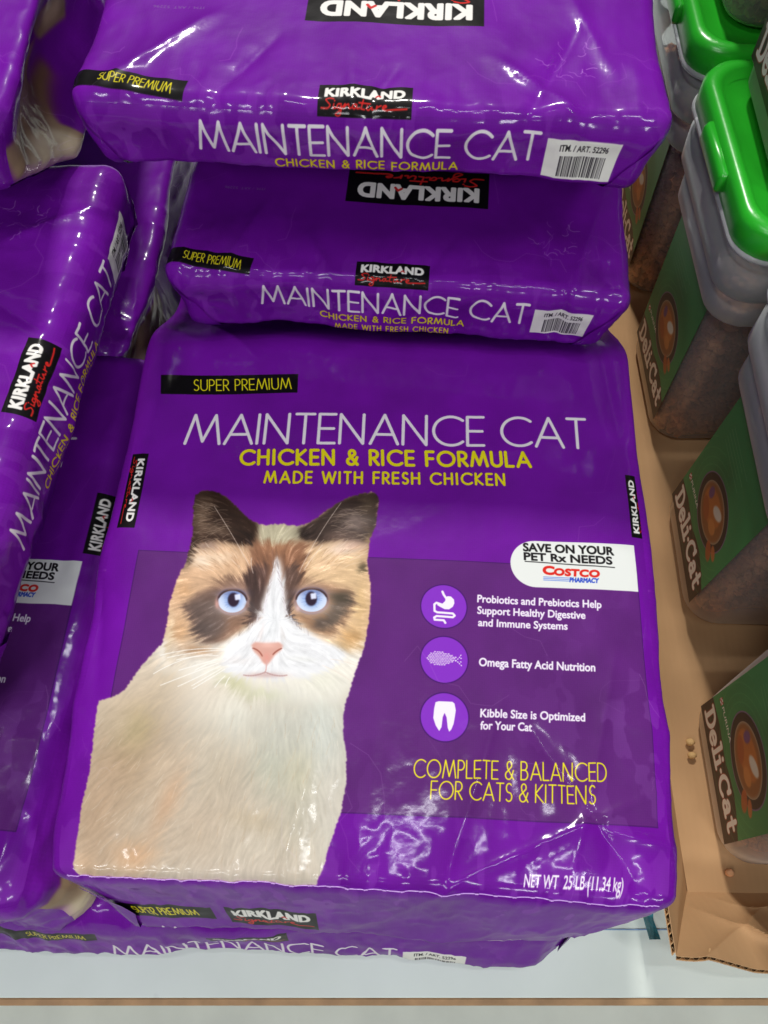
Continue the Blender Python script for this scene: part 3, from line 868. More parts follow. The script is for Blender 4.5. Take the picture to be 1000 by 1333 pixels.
class BagShape:
    def __init__(s, W=.47, L=.56, T=.14, rx=.04, ry=.035, rz=.045, seed=0, bulge=.008, taper=.05, pinch=.02, wr=1., creases=(), extra=None, under=None):
        s.h = np.array([W / 2, L / 2, T / 2]); s.r = np.array([rx, ry, rz]); s.T, s.L, s.W = T, L, W
        s.seed, s.bulge, s.taper, s.pinch, s.wr, s.creases, s.extra = seed, bulge, taper, pinch, wr, creases, extra; s.under = under

    def surf(s, C):
        inn = np.clip(C, -(s.h - s.r), s.h - s.r)
        d = (C - inn) / s.r
        L = np.linalg.norm(d, axis=-1, keepdims=True); L[L < 1e-9] = 1
        P = inn + s.r * d / L
        N = d / L / s.r; N /= np.maximum(np.linalg.norm(N, axis=-1, keepdims=True), 1e-9)
        x, y, z = P[..., 0].copy(), P[..., 1].copy(), P[..., 2].copy()
        hx, hy, hz = s.h
        ye = (y + hy); zf = np.clip(z / hz, -1, 1); xf = np.clip(x / hx, -1, 1)
        # soft filling: crowned top, ends narrow a little
        up = np.clip((z + hz) / (2 * hz), 0, 1)
        z = z + s.bulge * up * (1 - xf ** 2) * (1 - np.clip(np.abs(y) / hy, 0, 1) ** 4)
        tf = 1 - s.taper * np.exp(-ye / .05) * (1 - up * .7) - .25 * s.taper * np.exp(-(2 * hy - ye) / .08)
        x = x * tf
        x = x - np.sign(xf) * s.pinch * np.abs(xf) ** 8 * (1 - zf ** 2) * (1 + .4 * np.sin(y * 22 + s.seed))
        if s.under is not None:      # the end leans: below the title the sack falls back (or bulges out)
            drop = np.clip(hz - s.under[0] - z, 0, None); y = y + s.under[1] * drop * np.clip(1 - ye / .22, 0, 1) ** 1.2
        # wrinkles
        sd = s.seed
        edge = np.exp(-ye / .05)
        side = np.abs(xf) ** 6
        def fold(a, b, c, sd, p=1.3):      # sharp ridge lines between flat facets
            n = vnoise(a, b, c, sd) * .75 + vnoise(a * 2.3, b * 2.3, c * 2.3, sd + 5) * .25
            return (1 - np.abs(2 * n - 1)) ** p
        wx = x + .012 * (fbm(x * 30, y * 30, z * 30, 2, sd + 8) - .5); wy = y + .012 * (fbm(x * 30, y * 30, z * 30, 2, sd + 9) - .5)
        d = (fbm(x * 8, y * 8, z * 8, 2, sd) - .5) * .007 * s.wr
        near = np.exp(-ye / .08)
        z = z + (vnoise(x * 15, y * 0, x * 0, sd + 12) - .5) * .012 * s.wr * near * (1 - up)
        y = y + (vnoise(x * 13, z * 20, x * 0, sd + 13) - .5) * .012 * s.wr * np.exp(-ye / .03)
        d += (fold(wx * 11, wy * 8, z * 11, sd + 1, 1.) - .5) * .0062 * s.wr * (.16 + .45 * near + side)
        d += (fold(wx * 26, wy * 9, z * 18, sd + 2, 2.) - .35) * .0034 * s.wr * (.06 + .75 * near + .6 * side)
        d += (fold(wx * 60, wy * 40, z * 50, sd + 3, 2.5) - .3) * .0010 * s.wr * (.12 + near + .5 * side)
        d += (fold(wx * 75, wy * 14, z * 14, sd + 6, 2.) - .3) * .0016 * s.wr * np.exp(-ye / .022)
        d += (fold(wx * 5 + wy * 3, wy * 4, z * 5, sd + 7, 6.)) * .0018 * s.wr
        for (x0, y0, x1, y1, w, a) in s.creases:      # individual folds running over the top
            dx, dy = x1 - x0, y1 - y0; q = np.clip(((x - x0) * dx + (y - y0) * dy) / (dx * dx + dy * dy), 0, 1)
            dist = np.hypot(x - x0 - q * dx, y - y0 - q * dy)
            d += a * np.exp(-dist / w) * np.sin(np.clip(q * .94 + .03, 0, 1) * pi) ** .5 * up
        P = np.stack([x, y, z], -1) + N * d[..., None]
        if s.extra is not None: P = s.extra(P, C, s)
        return P


def make_bag(label, shape, loc, yaw, kind='strip', shift=0., step=.003, pieces=('top', 'end', 'left', 'right', 'back', 'far'), roll=0., pitch=0., us=1.):
    root = empty('pet_food_bag', loc, yaw); root.rotation_euler = (pitch, roll, yaw)
    tag(root, label, 'pet food bag', 'purple cat food bags')
    h, r = shape.h, shape.r
    ax, aax = axis(h[0], r[0], step); ay, aay = axis(h[1], r[1], step); az, aaz = axis(h[2], r[2], step)
    y0 = aay[0]
    off = np.array([0, h[1], h[2]])

    def patch(name, g1, g2, build, uv, m, flip=False):
        A, B = np.meshgrid(g1, g2, indexing='ij')
        P = shape.surf(build(A, B)) + off
        ob = mesh_obj(name, P.reshape(-1, 3), grid_faces(len(g1), len(g2), flip), m, root, True, uv.reshape(-1, 2))
        Q = P.reshape(-1, 3); yy = Q[:, 1]; xf = np.abs(Q[:, 0]) / h[0]
        patchy = np.clip((fbm(Q[:, 0] * 14, Q[:, 1] * 10, Q[:, 2] * 14, 2, shape.seed + 20) - .42) * 4, 0, 1)
        cr = (.05 + .75 * np.exp(-np.clip(yy, 0, None) / .05) + .5 * xf ** 8 + (.6 if name == 'side_gusset' else 0)) * (.25 + .75 * patchy) * shape.wr
        if name != 'closed_end':
            a_ = ob.data.attributes.new('crinkle', 'FLOAT', 'POINT'); a_.data.foreach_set('value', np.clip(cr, 0, 1).astype(np.float32))

    zeros = lambda A: np.zeros_like(A)
    AX, AY = np.meshgrid(aax, aay, indexing='ij')
    v = AY - (-h[1] + 0)  # metres from front crease
    if 'top' in pieces:
        if kind == 'front':
            uv = np.stack([(AX + .226) / .452, (v + .004) / .574], -1); m = M_FRONT
        else:
            uv = np.stack([(AX * us + .226) / .452, (v * us + shift + .15) / .45], -1); m = M_STRIP
        patch('front_panel', ax, ay, lambda A, B: np.stack([A, B, zeros(A) + h[2]], -1), uv, m)
    if 'end' in pieces:
        AX2, AZ2 = np.meshgrid(aax, aaz, indexing='ij')
        dd = aaz[-1] - AZ2 + (r[1] * pi / 4 - r[1])
        uv = np.stack([(AX2 * us + .226) / .452, (-dd * us + shift + .15) / .45], -1)
        patch('end_panel', ax, az, lambda A, B: np.stack([A, zeros(A) - h[1], B], -1), uv, M_END if kind == 'front' else M_STRIP)
    for nm, sx in (('left', -1), ('right', 1)):
        if nm in pieces:
            AY2, AZ2 = np.meshgrid(aay, aaz, indexing='ij')
            uv = np.stack([(AY2 + h[1]) / .60, (aaz[-1] - AZ2) / .16], -1)
            patch('side_gusset', ay, az, lambda A, B: np.stack([zeros(A) + sx * h[0], A, B], -1), uv, M_SIDE, sx < 0)
    for sx in ((-1,) if kind == 'front' else (-1, 1)):      # the gusset tucked over the corner of the end
        B_, A_ = np.meshgrid(np.linspace(-1, 1, 21), np.linspace(0, 1, 9), indexing='ij')
        wdt = (.032 if kind == 'front' else .046) + .010 * math.sin(shape.seed + sx)
        Cc = np.stack([sx * (h[0] - .004 - wdt * (1 - np.abs(B_)) * A_), zeros(A_) - h[1], B_ * (h[2] - r[2] * .5)], -1)
        Pf = shape.surf(Cc) + off + np.array([0, -.0016, 0]) - np.array([0, .002, 0]) * (A_ * (1 - np.abs(B_)))[..., None]
        fuv = np.stack([(.02 + .03 * A_) / .6, (.03 + .05 * (1 - B_)) / .16], -1)
        fo = mesh_obj('corner_fold', Pf.reshape(-1, 3), grid_faces(21, 9, sx > 0), M_FOLD, root, True, fuv.reshape(-1, 2))
        a_ = fo.data.attributes.new('crinkle', 'FLOAT', 'POINT'); a_.data.foreach_set('value', np.full(189, .5, np.float32))
    if 'back' in pieces:
        uv = np.stack([AX, AY], -1)
        patch('back_panel', ax[::3] if (len(ax) - 1) % 3 == 0 else ax, ay, lambda A, B: np.stack([A, B, zeros(A) - h[2]], -1), np.stack(np.meshgrid(ax[::3] if (len(ax) - 1) % 3 == 0 else ax, ay, indexing='ij'), -1), M_FILM, True)
    if 'far' in pieces:
        patch('closed_end', ax, az, lambda A, B: np.stack([A, zeros(A) + h[1], B], -1), np.stack(np.meshgrid(ax, az, indexing='ij'), -1), M_FILM, True)
    return root


# -- the bag in front, its far half thinner where it slips under the pile
def main_extra(P, C, s):
    y = P[..., 1] + s.h[1]; z = P[..., 2] + s.h[2]
    k = np.clip((y - .455) / .12, 0, 1); k = k * k * (3 - 2 * k)
    P[..., 2] = z * (1 - .50 * k) - s.h[2]
    P[..., 1] += np.clip(s.T - z - .098, 0, None) * 1.6 * np.exp(-y / .12)
    P[..., 0] *= 1 - .045 * np.exp(-y / .035)
    # right side of the end swings back where the bottom fold collapses
    lower = np.clip(1 - z / s.T, 0, 1)
    P[..., 1] += lower * np.exp(-y / .05) * np.clip((P[..., 0] - .14) / .1, 0, 1) ** 1.2 * .014
    P[..., 0] += -lower * np.exp(-y / .06) * np.sign(P[..., 0]) * np.abs(P[..., 0] / s.h[0]) ** 4 * .02
    return P


main_cr = [(.02, .26 - .55, .22, -.20, .003, .0025), (.20, -.27, .12, -.16, .003, -.003), (.06, -.27, .10, -.14, .0025, .002), (-.06, -.275, -.04, -.19, .0025, .0015), (.15, -.26, .19, -.1, .003, .002),
           (.225, -.24, .17, -.23, .004, .004), (-.21, -.15, -.225, -.05, .004, -.003), (-.21, .26, -.12, .17, .004, .003), (.21, .1, .2, .22, .004, -.003)]
main_cr = [(a, b - .075, c, d - .075, e * 1.7, f * 1.25) for a, b, c, d, e, f in main_cr]
B0_SHAPE = BagShape(W=.462, L=.70, T=.14, rx=.032, ry=.008, rz=.010, seed=1, bulge=.004, wr=.7, taper=0., under=(.0, -.30), creases=main_cr, extra=main_extra, pinch=.015)
B0 = make_bag('lit purple cat food bag in front, whole front panel with cat photo showing', B0_SHAPE, (B0_O[0], B0_O[1], .14), B0_YAW, 'front', step=.0022)


def seam(parent, shape, seed):
    """ragged pinched edge of the film along the front crease"""
    r = np.random.default_rng(seed); n = 900
    x = np.linspace(-shape.h[0], shape.h[0], n)
    C = np.stack([x, np.full(n, -shape.h[1]), np.full(n, shape.h[2])], -1)
    P = shape.surf(C) + np.array([0, shape.h[1], shape.h[2]])
    k = np.interp(np.arange(n), np.arange(0, n + 6, 6), r.random(len(np.arange(0, n + 6, 6))) ** 3)
    notch = (np.sin(x * 2 * pi / .0135) > .75) * (.6 + .4 * r.random(n))
    hgt = .0006 + .0011 * k + .0014 * notch
    up = np.array([0, -.35, .9])
    a = P + up * -.0008; b = P + up * hgt[:, None]; c = b + np.array([0, -.0005, -.0002]); d = a + np.array([0, -.0006, 0])
    V = np.stack([a, b, c, d], 1).reshape(-1, 3); i = np.arange(n - 1)[:, None] * 4
    F = np.concatenate([i + np.array([[p, p + 4, p + 5, p + 1]]) if p < 3 else i + np.array([[3, 7, 4, 0]]) for p in range(4)])
    m, nt, b_ = mat('pale_torn_film'); b_.inputs['Base Color'].default_value = srgb((196, 150, 226)); b_.inputs['Roughness'].default_value = .25
    mesh_obj('seam_edge', V, F, m, parent)


seam(B0, B0_SHAPE, 3)


def under_extra(P, C, s):
    y = P[..., 1] + s.h[1]; z = P[..., 2] + s.h[2]
    k = np.clip((-P[..., 0] - .16) / .1, 0, 1)
    P[..., 2] = z * (1 - .35 * k) - s.h[2]
    P[..., 1] += np.exp(-y / .06) * np.clip((P[..., 0] - .25) / .08, 0, 1) * .035 + np.clip(.065 - z, 0, None) * .9 * np.exp(-y / .12)
    return P


make_bag('bottom bag on the painted deck, only its end strip showing under the lit cat bag', BagShape(W=.64, L=.5, T=.132, seed=11, ry=.014, rz=.018, taper=0., under=(0., -.32), extra=under_extra), (-.115, -.001, .002), radians(-1.0), 'strip', shift=.032)
make_bag('purple bag second from the top in the middle pile, shaded by the top bag', BagShape(L=.5, T=.155, ry=.011, rz=.014, rx=.014, W=.405, seed=21, bulge=.003, creases=[(-.15, -.25, -.12, -.16, .005, .003), (.15, -.255, .12, -.18, .005, -.004), (.15, -.25, .18, -.14, .006, .003), (.02, -.25, .05, -.19, .004, -.002), (-.05, -.25, -.08, -.2, .004, .0025)], taper=0., under=(.054, 1.6)), (.008, .488, .205), radians(-5), 'strip', us=1.07)
make_bag('topmost purple bag of the middle pile, nearest the camera, crisp title along its fold', BagShape(L=.5, T=.155, ry=.012, rz=.016, rx=.016, W=.425, seed=31, bulge=.001, creases=[(-.19, -.24, -.12, -.15, .006, .004), (-.11, -.25, -.07, -.17, .005, -.003), (.11, -.25, .15, -.15, .006, -.004), (.15, -.25, .09, -.19, .005, .004), (.17, -.2, .14, -.1, .006, .003), (.0, -.25, .02, -.2, .004, -.002)], wr=.85, taper=0., under=(.047, 1.7)), (-.012, .497, .367), radians(-3.5), 'strip', pitch=radians(-1.5), us=1.04)
make_bag('purple bag turned sideways at the left, title reading upward', BagShape(L=.5, T=.155, rx=.02, ry=.018, rz=.025, W=.46, seed=41, bulge=.006, creases=[(-.10, -.25, -.04, -.13, .006, .004), (.03, -.25, .10, -.12, .006, -.004), (.18, -.25, .12, -.18, .006, .004), (-.16, -.24, -.2, -.12, .006, .003)], taper=0., under=(.05, .5)), (-.250, .367, .245), radians(84), 'strip')
make_bag('dark shaded bag at the left under the sideways bag, crumpled near corner', BagShape(L=.5, T=.15, rx=.02, ry=.018, rz=.02, W=.46, seed=51, wr=1.9, pinch=-.018, taper=.06, under=(.03, -.1)), (-.496, .030, .085), radians(-4), 'front')
make_bag('bag at the top left corner with rumpled cat-print gusset beside the topmost bag', BagShape(L=.5, T=.12, rx=.02, ry=.015, rz=.02, W=.45, seed=61, wr=1.6, pinch=.03, taper=.08, under=(.05, 1.6)), (-.473, .490, .402), radians(1), 'strip')
make_bag('crumpled bag corner with cat-print gusset wedged between sideways bag and middle pile', BagShape(L=.45, T=.15, rx=.018, ry=.018, rz=.02, W=.45, seed=71, wr=2., pinch=.035, taper=.15), (-.468, .522, .085), radians(-2), 'strip')


# ------------------------------------------------------------------ floor, deck
def simple(name, col, rough=.5, nscale=30, namt=.12, bump=.1, bdist=.001, spec=.5):
    m, nt, b = mat(name); L = nt.links.new
    tc = new(nt, 'ShaderNodeTexCoord'); n = new(nt, 'ShaderNodeTexNoise'); n.inputs['Scale'].default_value = nscale; n.inputs['Detail'].default_value = 6
    L(tc.outputs['Object'], n.inputs[0])
    mr = new(nt, 'ShaderNodeMapRange'); mr.inputs[1].default_value = .3; mr.inputs[2].default_value = .7; mr.inputs[3].default_value = 1 - namt; mr.inputs[4].default_value = 1 + namt
    L(n.outputs[0], mr.inputs[0])
    mx = new(nt, 'ShaderNodeVectorMath', operation='SCALE'); mx.inputs[0].default_value = srgb(col)[:3]; L(mr.outputs[0], mx.inputs['Scale'])
    L(mx.outputs[0], b.inputs['Base Color']); b.inputs['Roughness'].default_value = rough; b.inputs['Specular IOR Level'].default_value = spec
    n2 = new(nt, 'ShaderNodeTexNoise'); n2.inputs['Scale'].default_value = nscale * 6; n2.inputs['Detail'].default_value = 4; L(tc.outputs['Object'], n2.inputs[0])
    bp = new(nt, 'ShaderNodeBump'); bp.inputs['Strength'].default_value = bump; bp.inputs['Distance'].default_value = bdist; L(n2.outputs[0], bp.inputs['Height']); L(bp.outputs[0], b.inputs['Normal'])
    return m, nt, b, mx


def box(name, x0, x1, y0, y1, z0, z1, m, parent=None, bev=.002):
    import bmesh
    bm = bmesh.new(); bmesh.ops.create_cube(bm, size=1)
    for v in bm.verts: v.co = ((x0 + x1) / 2 + v.co.x * (x1 - x0), (y0 + y1) / 2 + v.co.y * (y1 - y0), (z0 + z1) / 2 + v.co.z * (z1 - z0))
    if bev: bmesh.ops.bevel(bm, geom=bm.edges[:], offset=bev, segments=2, affect='EDGES')
    me = bpy.data.meshes.new(name); bm.to_mesh(me); bm.free(); me.materials.append(m)
    o = bpy.data.objects.new(name, me); COL.objects.link(o)
    if parent: o.parent = parent
    return o


M_DECK, nt, b, mx = simple('painted_deck', (222, 232, 224), .45, 9, .05, .15, .0006)
tc = new(nt, 'ShaderNodeTexCoord'); sp = new(nt, 'ShaderNodeTexNoise'); sp.inputs['Scale'].default_value = 22; sp.inputs['Detail'].default_value = 3; nt.links.new(tc.outputs['Object'], sp.inputs[0])
rp = new(nt, 'ShaderNodeValToRGB'); rp.color_ramp.elements[0].position = .66; rp.color_ramp.elements[1].position = .72; nt.links.new(sp.outputs[0], rp.inputs[0])
rp.color_ramp.elements[0].color = (0, 0, 0, 1); rp.color_ramp.elements[1].color = (.35, .35, .35, 1)
mm_ = new(nt, 'ShaderNodeMixRGB'); nt.links.new(rp.outputs[0], mm_.inputs[0]); nt.links.new(mx.outputs[0], mm_.inputs[1]); mm_.inputs[2].default_value = srgb((150, 160, 152)); nt.links.new(mm_.outputs[0], b.inputs['Base Color'])
M_WOOD, _, _, _ = simple('raw_wood_edge', (176, 140, 100), .7, 40, .2, .3)
M_CONC, _, _, _ = simple('concrete', (206, 212, 202), .7, 12, .1, .2)
M_BLUE, _, _, _ = simple('blue_chalk', (120, 150, 190), .8, 60, .3, .1)
deck = tag(box('display_deck', -1.6, 1.6, -.064, 2.2, -.02, 0, M_DECK, None, .001), kind='structure')
tag(box('deck_edge', -1.6, 1.6, -.0705, -.0642, -.022, -.0008, M_WOOD, None, .001), kind='structure')
tag(box('floor', -4, 4, -3, 5, -.16, -.028, M_CONC, None, 0), kind='structure')
a, b_ = ground(735, 1229, 0), ground(862, 1230, 0)
tag(box('chalk_line', .02, .30, -.0065, -.0055, .0005, .0012, M_BLUE, None, 0), kind='structure')

# ------------------------------------------------------------------ cardboard tray
M_CARD, ntc, bc, mxc = simple('brown_cardboard', (182, 144, 104), .8, 14, .07, .25, .0008, .2)
tcc = new(ntc, 'ShaderNodeTexCoord'); rc = new(ntc, 'ShaderNodeTexNoise'); rc.noise_type = 'RIDGED_MULTIFRACTAL'; rc.inputs['Scale'].default_value = 9; rc.inputs['Detail'].default_value = 2; rc.inputs['Distortion'].default_value = .8
ntc.links.new(tcc.outputs['Object'], rc.inputs['Vector'])
wv = new(ntc, 'ShaderNodeTexWave'); wv.inputs['Scale'].default_value = 42; wv.inputs['Distortion'].default_value = .4; ntc.links.new(tcc.outputs['Object'], wv.inputs['Vector'])
bw = new(ntc, 'ShaderNodeBump'); bw.inputs['Strength'].default_value = .10; bw.inputs['Distance'].default_value = .001; ntc.links.new(wv.outputs['Fac'], bw.inputs['Height'])
bb = new(ntc, 'ShaderNodeBump'); bb.inputs['Strength'].default_value = .35; bb.inputs['Distance'].default_value = .006; ntc.links.new(rc.outputs[0], bb.inputs['Height']); ntc.links.new(bw.outputs[0], bb.inputs['Normal'])
old = bc.inputs['Normal'].links[0].from_node; ntc.links.new(bb.outputs[0], old.inputs['Normal'])
M_CORE, _, _, _ = simple('corrugated_core', (206, 170, 124), .85, 50, .1, .2, .0008, .2)


def crumple(X, Y, amp, seed, n=9, sc=.25):
    r = np.random.default_rng(seed); d = np.zeros_like(X)
    cx, cy = X.mean(), Y.mean()
    for k in range(n):
        a_ = r.uniform(0, pi); c_ = r.uniform(-sc, sc); d += np.abs((X - cx) * cos(a_) + (Y - cy) * sin(a_) - c_) * r.uniform(-1, 1)
    return d * amp


tray = tag(empty('cardboard_tray', (.5, .3, .001)), 'open brown cardboard tray holding the clear tubs, its near corner torn and crumpled', 'cardboard tray')


def sheet(name, pts_fn, nu, nv, m, thick=.004, core=True):
    """corrugated sheet: two liners, and a wavy core seen along the v=1 edge"""
    U, V = np.meshgrid(np.linspace(0, 1, nu), np.linspace(0, 1, nv), indexing='ij')
    P = pts_fn(U, V)
    du = np.gradient(P, axis=0); dv = np.gradient(P, axis=1); N = np.cross(du, dv); N /= np.linalg.norm(N, axis=-1, keepdims=True)
    t2 = .0006
    V4 = []; F4 = []
    for lo, hi in ((0, t2), (thick - t2, thick)):
        base = len(V4) and sum(len(q) for q in V4)
        a1 = (P + N * lo).reshape(-1, 3); a2 = (P + N * hi).reshape(-1, 3)
        b0 = sum(len(q) for q in V4); V4 += [a1, a2]; n = nu * nv
        F4 += [grid_faces(nu, nv, True) + b0, grid_faces(nu, nv) + b0 + n]
        ring = np.concatenate([np.arange(nu) * nv, (nu - 1) * nv + np.arange(1, nv), (np.arange(nu - 2, -1, -1)) * nv + nv - 1, np.arange(nv - 2, 0, -1)])
        r2 = np.roll(ring, -1); F4.append(np.stack([ring, r2, r2 + n, ring + n], 1) + b0)
    off = np.array([.5, .3, .001])
    o = mesh_obj(name, np.concatenate(V4) - off, np.concatenate(F4), m, tray, False)
    if core:
        # fluting along the open top edge
        L = np.concatenate([[0], np.cumsum(np.linalg.norm(np.diff(P[:, -1], axis=0), axis=1))]); ns = int(L[-1] / .0011)
        s_ = np.linspace(0, L[-1], ns)
        f = lambda arr: np.stack([np.interp(s_, L, arr[:, k]) for k in range(3)], 1)
        E, NN, D = f(P[:, -1]), f(N[:, -1]), f(P[:, -1] - P[:, -2]); D /= np.linalg.norm(D, axis=1, keepdims=True)
        w = (.5 + .42 * np.sin(s_ / .0075 * 2 * pi))[:, None] * thick
        rows = [E + NN * w - D * q for q in (.0004, .012)]
        rows2 = [rw + NN * .0005 for rw in rows]
        VV = np.concatenate([rows[0], rows[1], rows2[0], rows2[1]]); k = np.arange(ns - 1)
        Fq = [np.stack([k + a_ * ns, k + 1 + a_ * ns, k + 1 + b_ * ns, k + b_ * ns], 1) for a_, b_ in ((0, 1), (2, 3), (0, 2))]
        mesh_obj('corrugated_core', VV - off, np.concatenate(Fq), M_CORE, tray, True)
    return o


def f_bottom(U, V):
    X = .30 + U * .50; Y = .0 + V * 1.12
    Z = .004 + np.clip(crumple(X, Y, .012, 3, 7, .2), -.002, .004) * np.exp(-Y / .06)
    return np.stack([X, Y, Z], -1)


def f_left(U, V):
    Y = 1.12 - U * (1.09 + .055 * V)
    lean = .050 + .010 * np.sin(Y * 5 + .5)
    X = .302 - V * lean + .003 * np.sin(Y * 23) * V * (1 - U)
    Z = .005 + V * (.110 + .006 * np.sin(Y * 9)) * (1 - .12 * np.exp(-((Y - .18) / .05) ** 2))
    X = X + crumple(Y, Z, .012, 5, 6, .3) * V * (1 - U ** 6)
    return np.stack([X, Y, Z], -1)


def f_front(U, V):
    end = f_left(np.ones_like(U), V)
    X = end[..., 0] + U * .56
    k = np.clip(U / .12, 0, 1)
    Y = .030 - V * .055 + np.clip(crumple(X, V * .2, .50, 8, 10, .12) * .6, -.012, .010) * V * k
    Z = end[..., 2] + (-.012 * np.abs(np.sin(X * 22)) * V + np.clip(crumple(X, V * .2, .12, 9, 6, .12), -.02, .0) * V) * k
    fold = lambda c_, w_: np.exp(-np.abs(V - c_) / w_)
    c1 = .42 + .22 * np.sin(X * 17 + 1) + .10 * np.sin(X * 41)
    Z = Z + (.020 * fold(c1, .10) + .010 * fold(c1 - .38, .06)) * k * np.sin(np.clip(V, 0, 1) * pi)
    c2 = (X - .40) * 9 - V * 1.6; Y = Y - .014 * np.exp(-np.abs(c2) / .25) * V * k
    c3 = (X - .33) * 9 + V * 1.1 - .6; Y = Y + .012 * np.exp(-np.abs(c3) / .2) * V * k
    return np.stack([X, Y, Z], -1)


sheet('tray_floor', f_bottom, 60, 110, M_CARD, core=False)
sheet('side_wall', f_left, 150, 16, M_CARD)
sheet('front_wall', f_front, 200, 60, M_CARD)

# ------------------------------------------------------------------ clear tubs with green lids
LBL = Art(0, .142, 0, .215, 5200, (60, 136, 78))


def label_art(A):
    yy, xx = np.mgrid[0:A.h, 0:A.w]
    u = xx / A.res; v = yy / A.res
    cx, cy = .075, .095
    d = np.hypot((u - cx), (v - cy) * .8); th = np.arctan2(v - cy, u - cx)
    sw = .5 + .5 * np.sin(th * 2 + d * 160)
    A.rgb += (sw * np.clip(1 - d / .11, 0, 1) * .07)[..., None].astype(np.float32) * np.array([.5, 1, .5], np.float32)
    A.rgb *= (1 - .25 * np.clip((.08 - d) / .08, 0, 1))[..., None].astype(np.float32)
    # dark band under the name
    band = [(0, 0), (.142, 0), (.142, .042), (.118, .050), (.10, .053), (.085, .051), (.07, .046), (.05, .046), (.03, .048), (.012, .045), (0, .043)]
    A.poly([(a_, b_ - .004) for a_, b_ in band], (52, 34, 28), raw=True)
    oval = lambda rx, ry: [(cx + rx * cos(t), cy + .002 + ry * sin(t)) for t in np.linspace(0, 2 * pi, 60)]
    A.poly(oval(.046, .040), (120, 96, 120), raw=True); A.poly(oval(.0445, .0385), (58, 42, 38), raw=True); A.poly(oval(.036, .030), (176, 168, 150), raw=True); A.poly(oval(.035, .029), (150, 92, 50), raw=True, feather=8)
    bl_ = lambda x, y, rx, ry, an, c_, f_=6: A.poly([(cx + x + rx * cos(t) * cos(an) - ry * sin(t) * sin(an), cy + y + rx * cos(t) * sin(an) + ry * sin(t) * cos(an)) for t in np.linspace(0, 6.28, 24)], c_, .9, raw=True, feather=f_)
    bl_(-.004, .004, .026, .019, .3, (196, 112, 52)); bl_(.008, .013, .012, .007, .5, (222, 214, 196), 4); bl_(-.012, -.010, .014, .008, -.4, (170, 86, 44), 4); bl_(.014, -.006, .010, .008, .2, (206, 130, 66), 4); bl_(-.020, .010, .006, .008, 0, (112, 70, 120), 4)
    bl_(.034, -.024, .012, .007, -.6, (186, 92, 44), 3); bl_(.042, -.014, .009, .005, -.4, (200, 112, 58), 3)
    for rr_ in (.052, .060, .070, .082, .096):
        A.polyline([(cx + rr_ * 1.05 * cos(t), cy + rr_ * .92 * sin(t)) for t in np.linspace(rr_ * 30, rr_ * 30 + 4.2, 60)], 7, (84, 160, 96), .35, raw=True)
    # name
    n0, n1, nt_ = (.010, .0085), (.132, .016), (.0085, .036)
    a_, X_, Y_ = A.frame(n0, n1, nt_, True)
    for wd_, col in ((.42, (52, 34, 28)), (.33, (150, 74, 54)), (.235, (236, 228, 216))):
        x_ = 0.
        for ch in 'Deli.Cat':
            w_, pls = SLAB[ch]
            for pl_ in pls: A.polyline([a_ + X_ * ((x_ + p) / 4.78) + Y_ * q for p, q in pl_], wd_ * np.linalg.norm(Y_) * .8, col, ispx=True)
            x_ += w_ + .15
    A.text('PURINA', (.016, .058), (.052, .061), (.0158, .0635), (230, 226, 214), font='f', off=.02, raw=True)
    for i in range(3):
        for j in range(3):
            A.poly([(.006 + i * .0025, .056 + j * .0025), (.0085 + i * .0025, .056 + j * .0025), (.0085 + i * .0025, .0585 + j * .0025), (.006 + i * .0025, .0585 + j * .0025)], (190, 40, 34) if (i + j) % 2 == 0 else (236, 232, 224), raw=True)
    for q in range(5):
        A.polyline([(.02, .18 - q * .006), (.085 - .012 * (q % 2), .182 - q * .006)], 3, (150, 190, 150), .5, raw=True)


label_art(LBL)
LBL_IMG = to_image('tub_label_print', LBL)
M_LABEL, ntl, bl, _ = simple('tub_label', (60, 136, 78), .45)
ti = new(ntl, 'ShaderNodeTexImage'); ti.image = LBL_IMG; ti.extension = 'EXTEND'; ntl.links.new(ti.outputs[0], bl.inputs['Base Color'])
uvn = new(ntl, 'ShaderNodeUVMap'); uvn.uv_map = 'UVMap'; ntl.links.new(uvn.outputs[0], ti.inputs[0])


def plastic(name, tint, fac, col, rough):
    m, nt, b = mat(name); L = nt.links.new
    out = nt.nodes['Material Output']
    tr = new(nt, 'ShaderNodeBsdfTransparent'); tr.inputs[0].default_value = (*tint, 1)
    b.inputs['Base Color'].default_value = col; b.inputs['Roughness'].default_value = rough
    ms = new(nt, 'ShaderNodeMixShader'); fr = new(nt, 'ShaderNodeFresnel'); fr.inputs[0].default_value = 1.4
    ad = new(nt, 'ShaderNodeMath', operation='ADD'); ad.inputs[1].default_value = fac; ad.use_clamp = True; L(fr.outputs[0], ad.inputs[0])
    L(ad.outputs[0], ms.inputs[0]); L(tr.outputs[0], ms.inputs[1]); L(b.outputs[0], ms.inputs[2]); L(ms.outputs[0], out.inputs[0])
    tc = new(nt, 'ShaderNodeTexCoord'); n = new(nt, 'ShaderNodeTexNoise'); n.inputs['Scale'].default_value = 40; L(tc.outputs['Object'], n.inputs[0])
    bp = new(nt, 'ShaderNodeBump'); bp.inputs['Strength'].default_value = .1; bp.inputs['Distance'].default_value = .002; L(n.outputs[0], bp.inputs['Height']); L(bp.outputs[0], b.inputs['Normal'])
    return m


M_CLEAR = plastic('clear_plastic', (.96, .96, .96), .15, (.84, .79, .74, 1), .22)
M_FROST = plastic('frosted_plastic', (.94, .95, .96), .33, (.84, .86, .88, 1), .22)
M_LID, _, bli, _ = simple('green_lid', (40, 172, 40), .28, 20, .05, .1)
M_KIB, _, _, _ = simple('kibble', (226, 168, 122), .85, 60, .3, .3, .001)


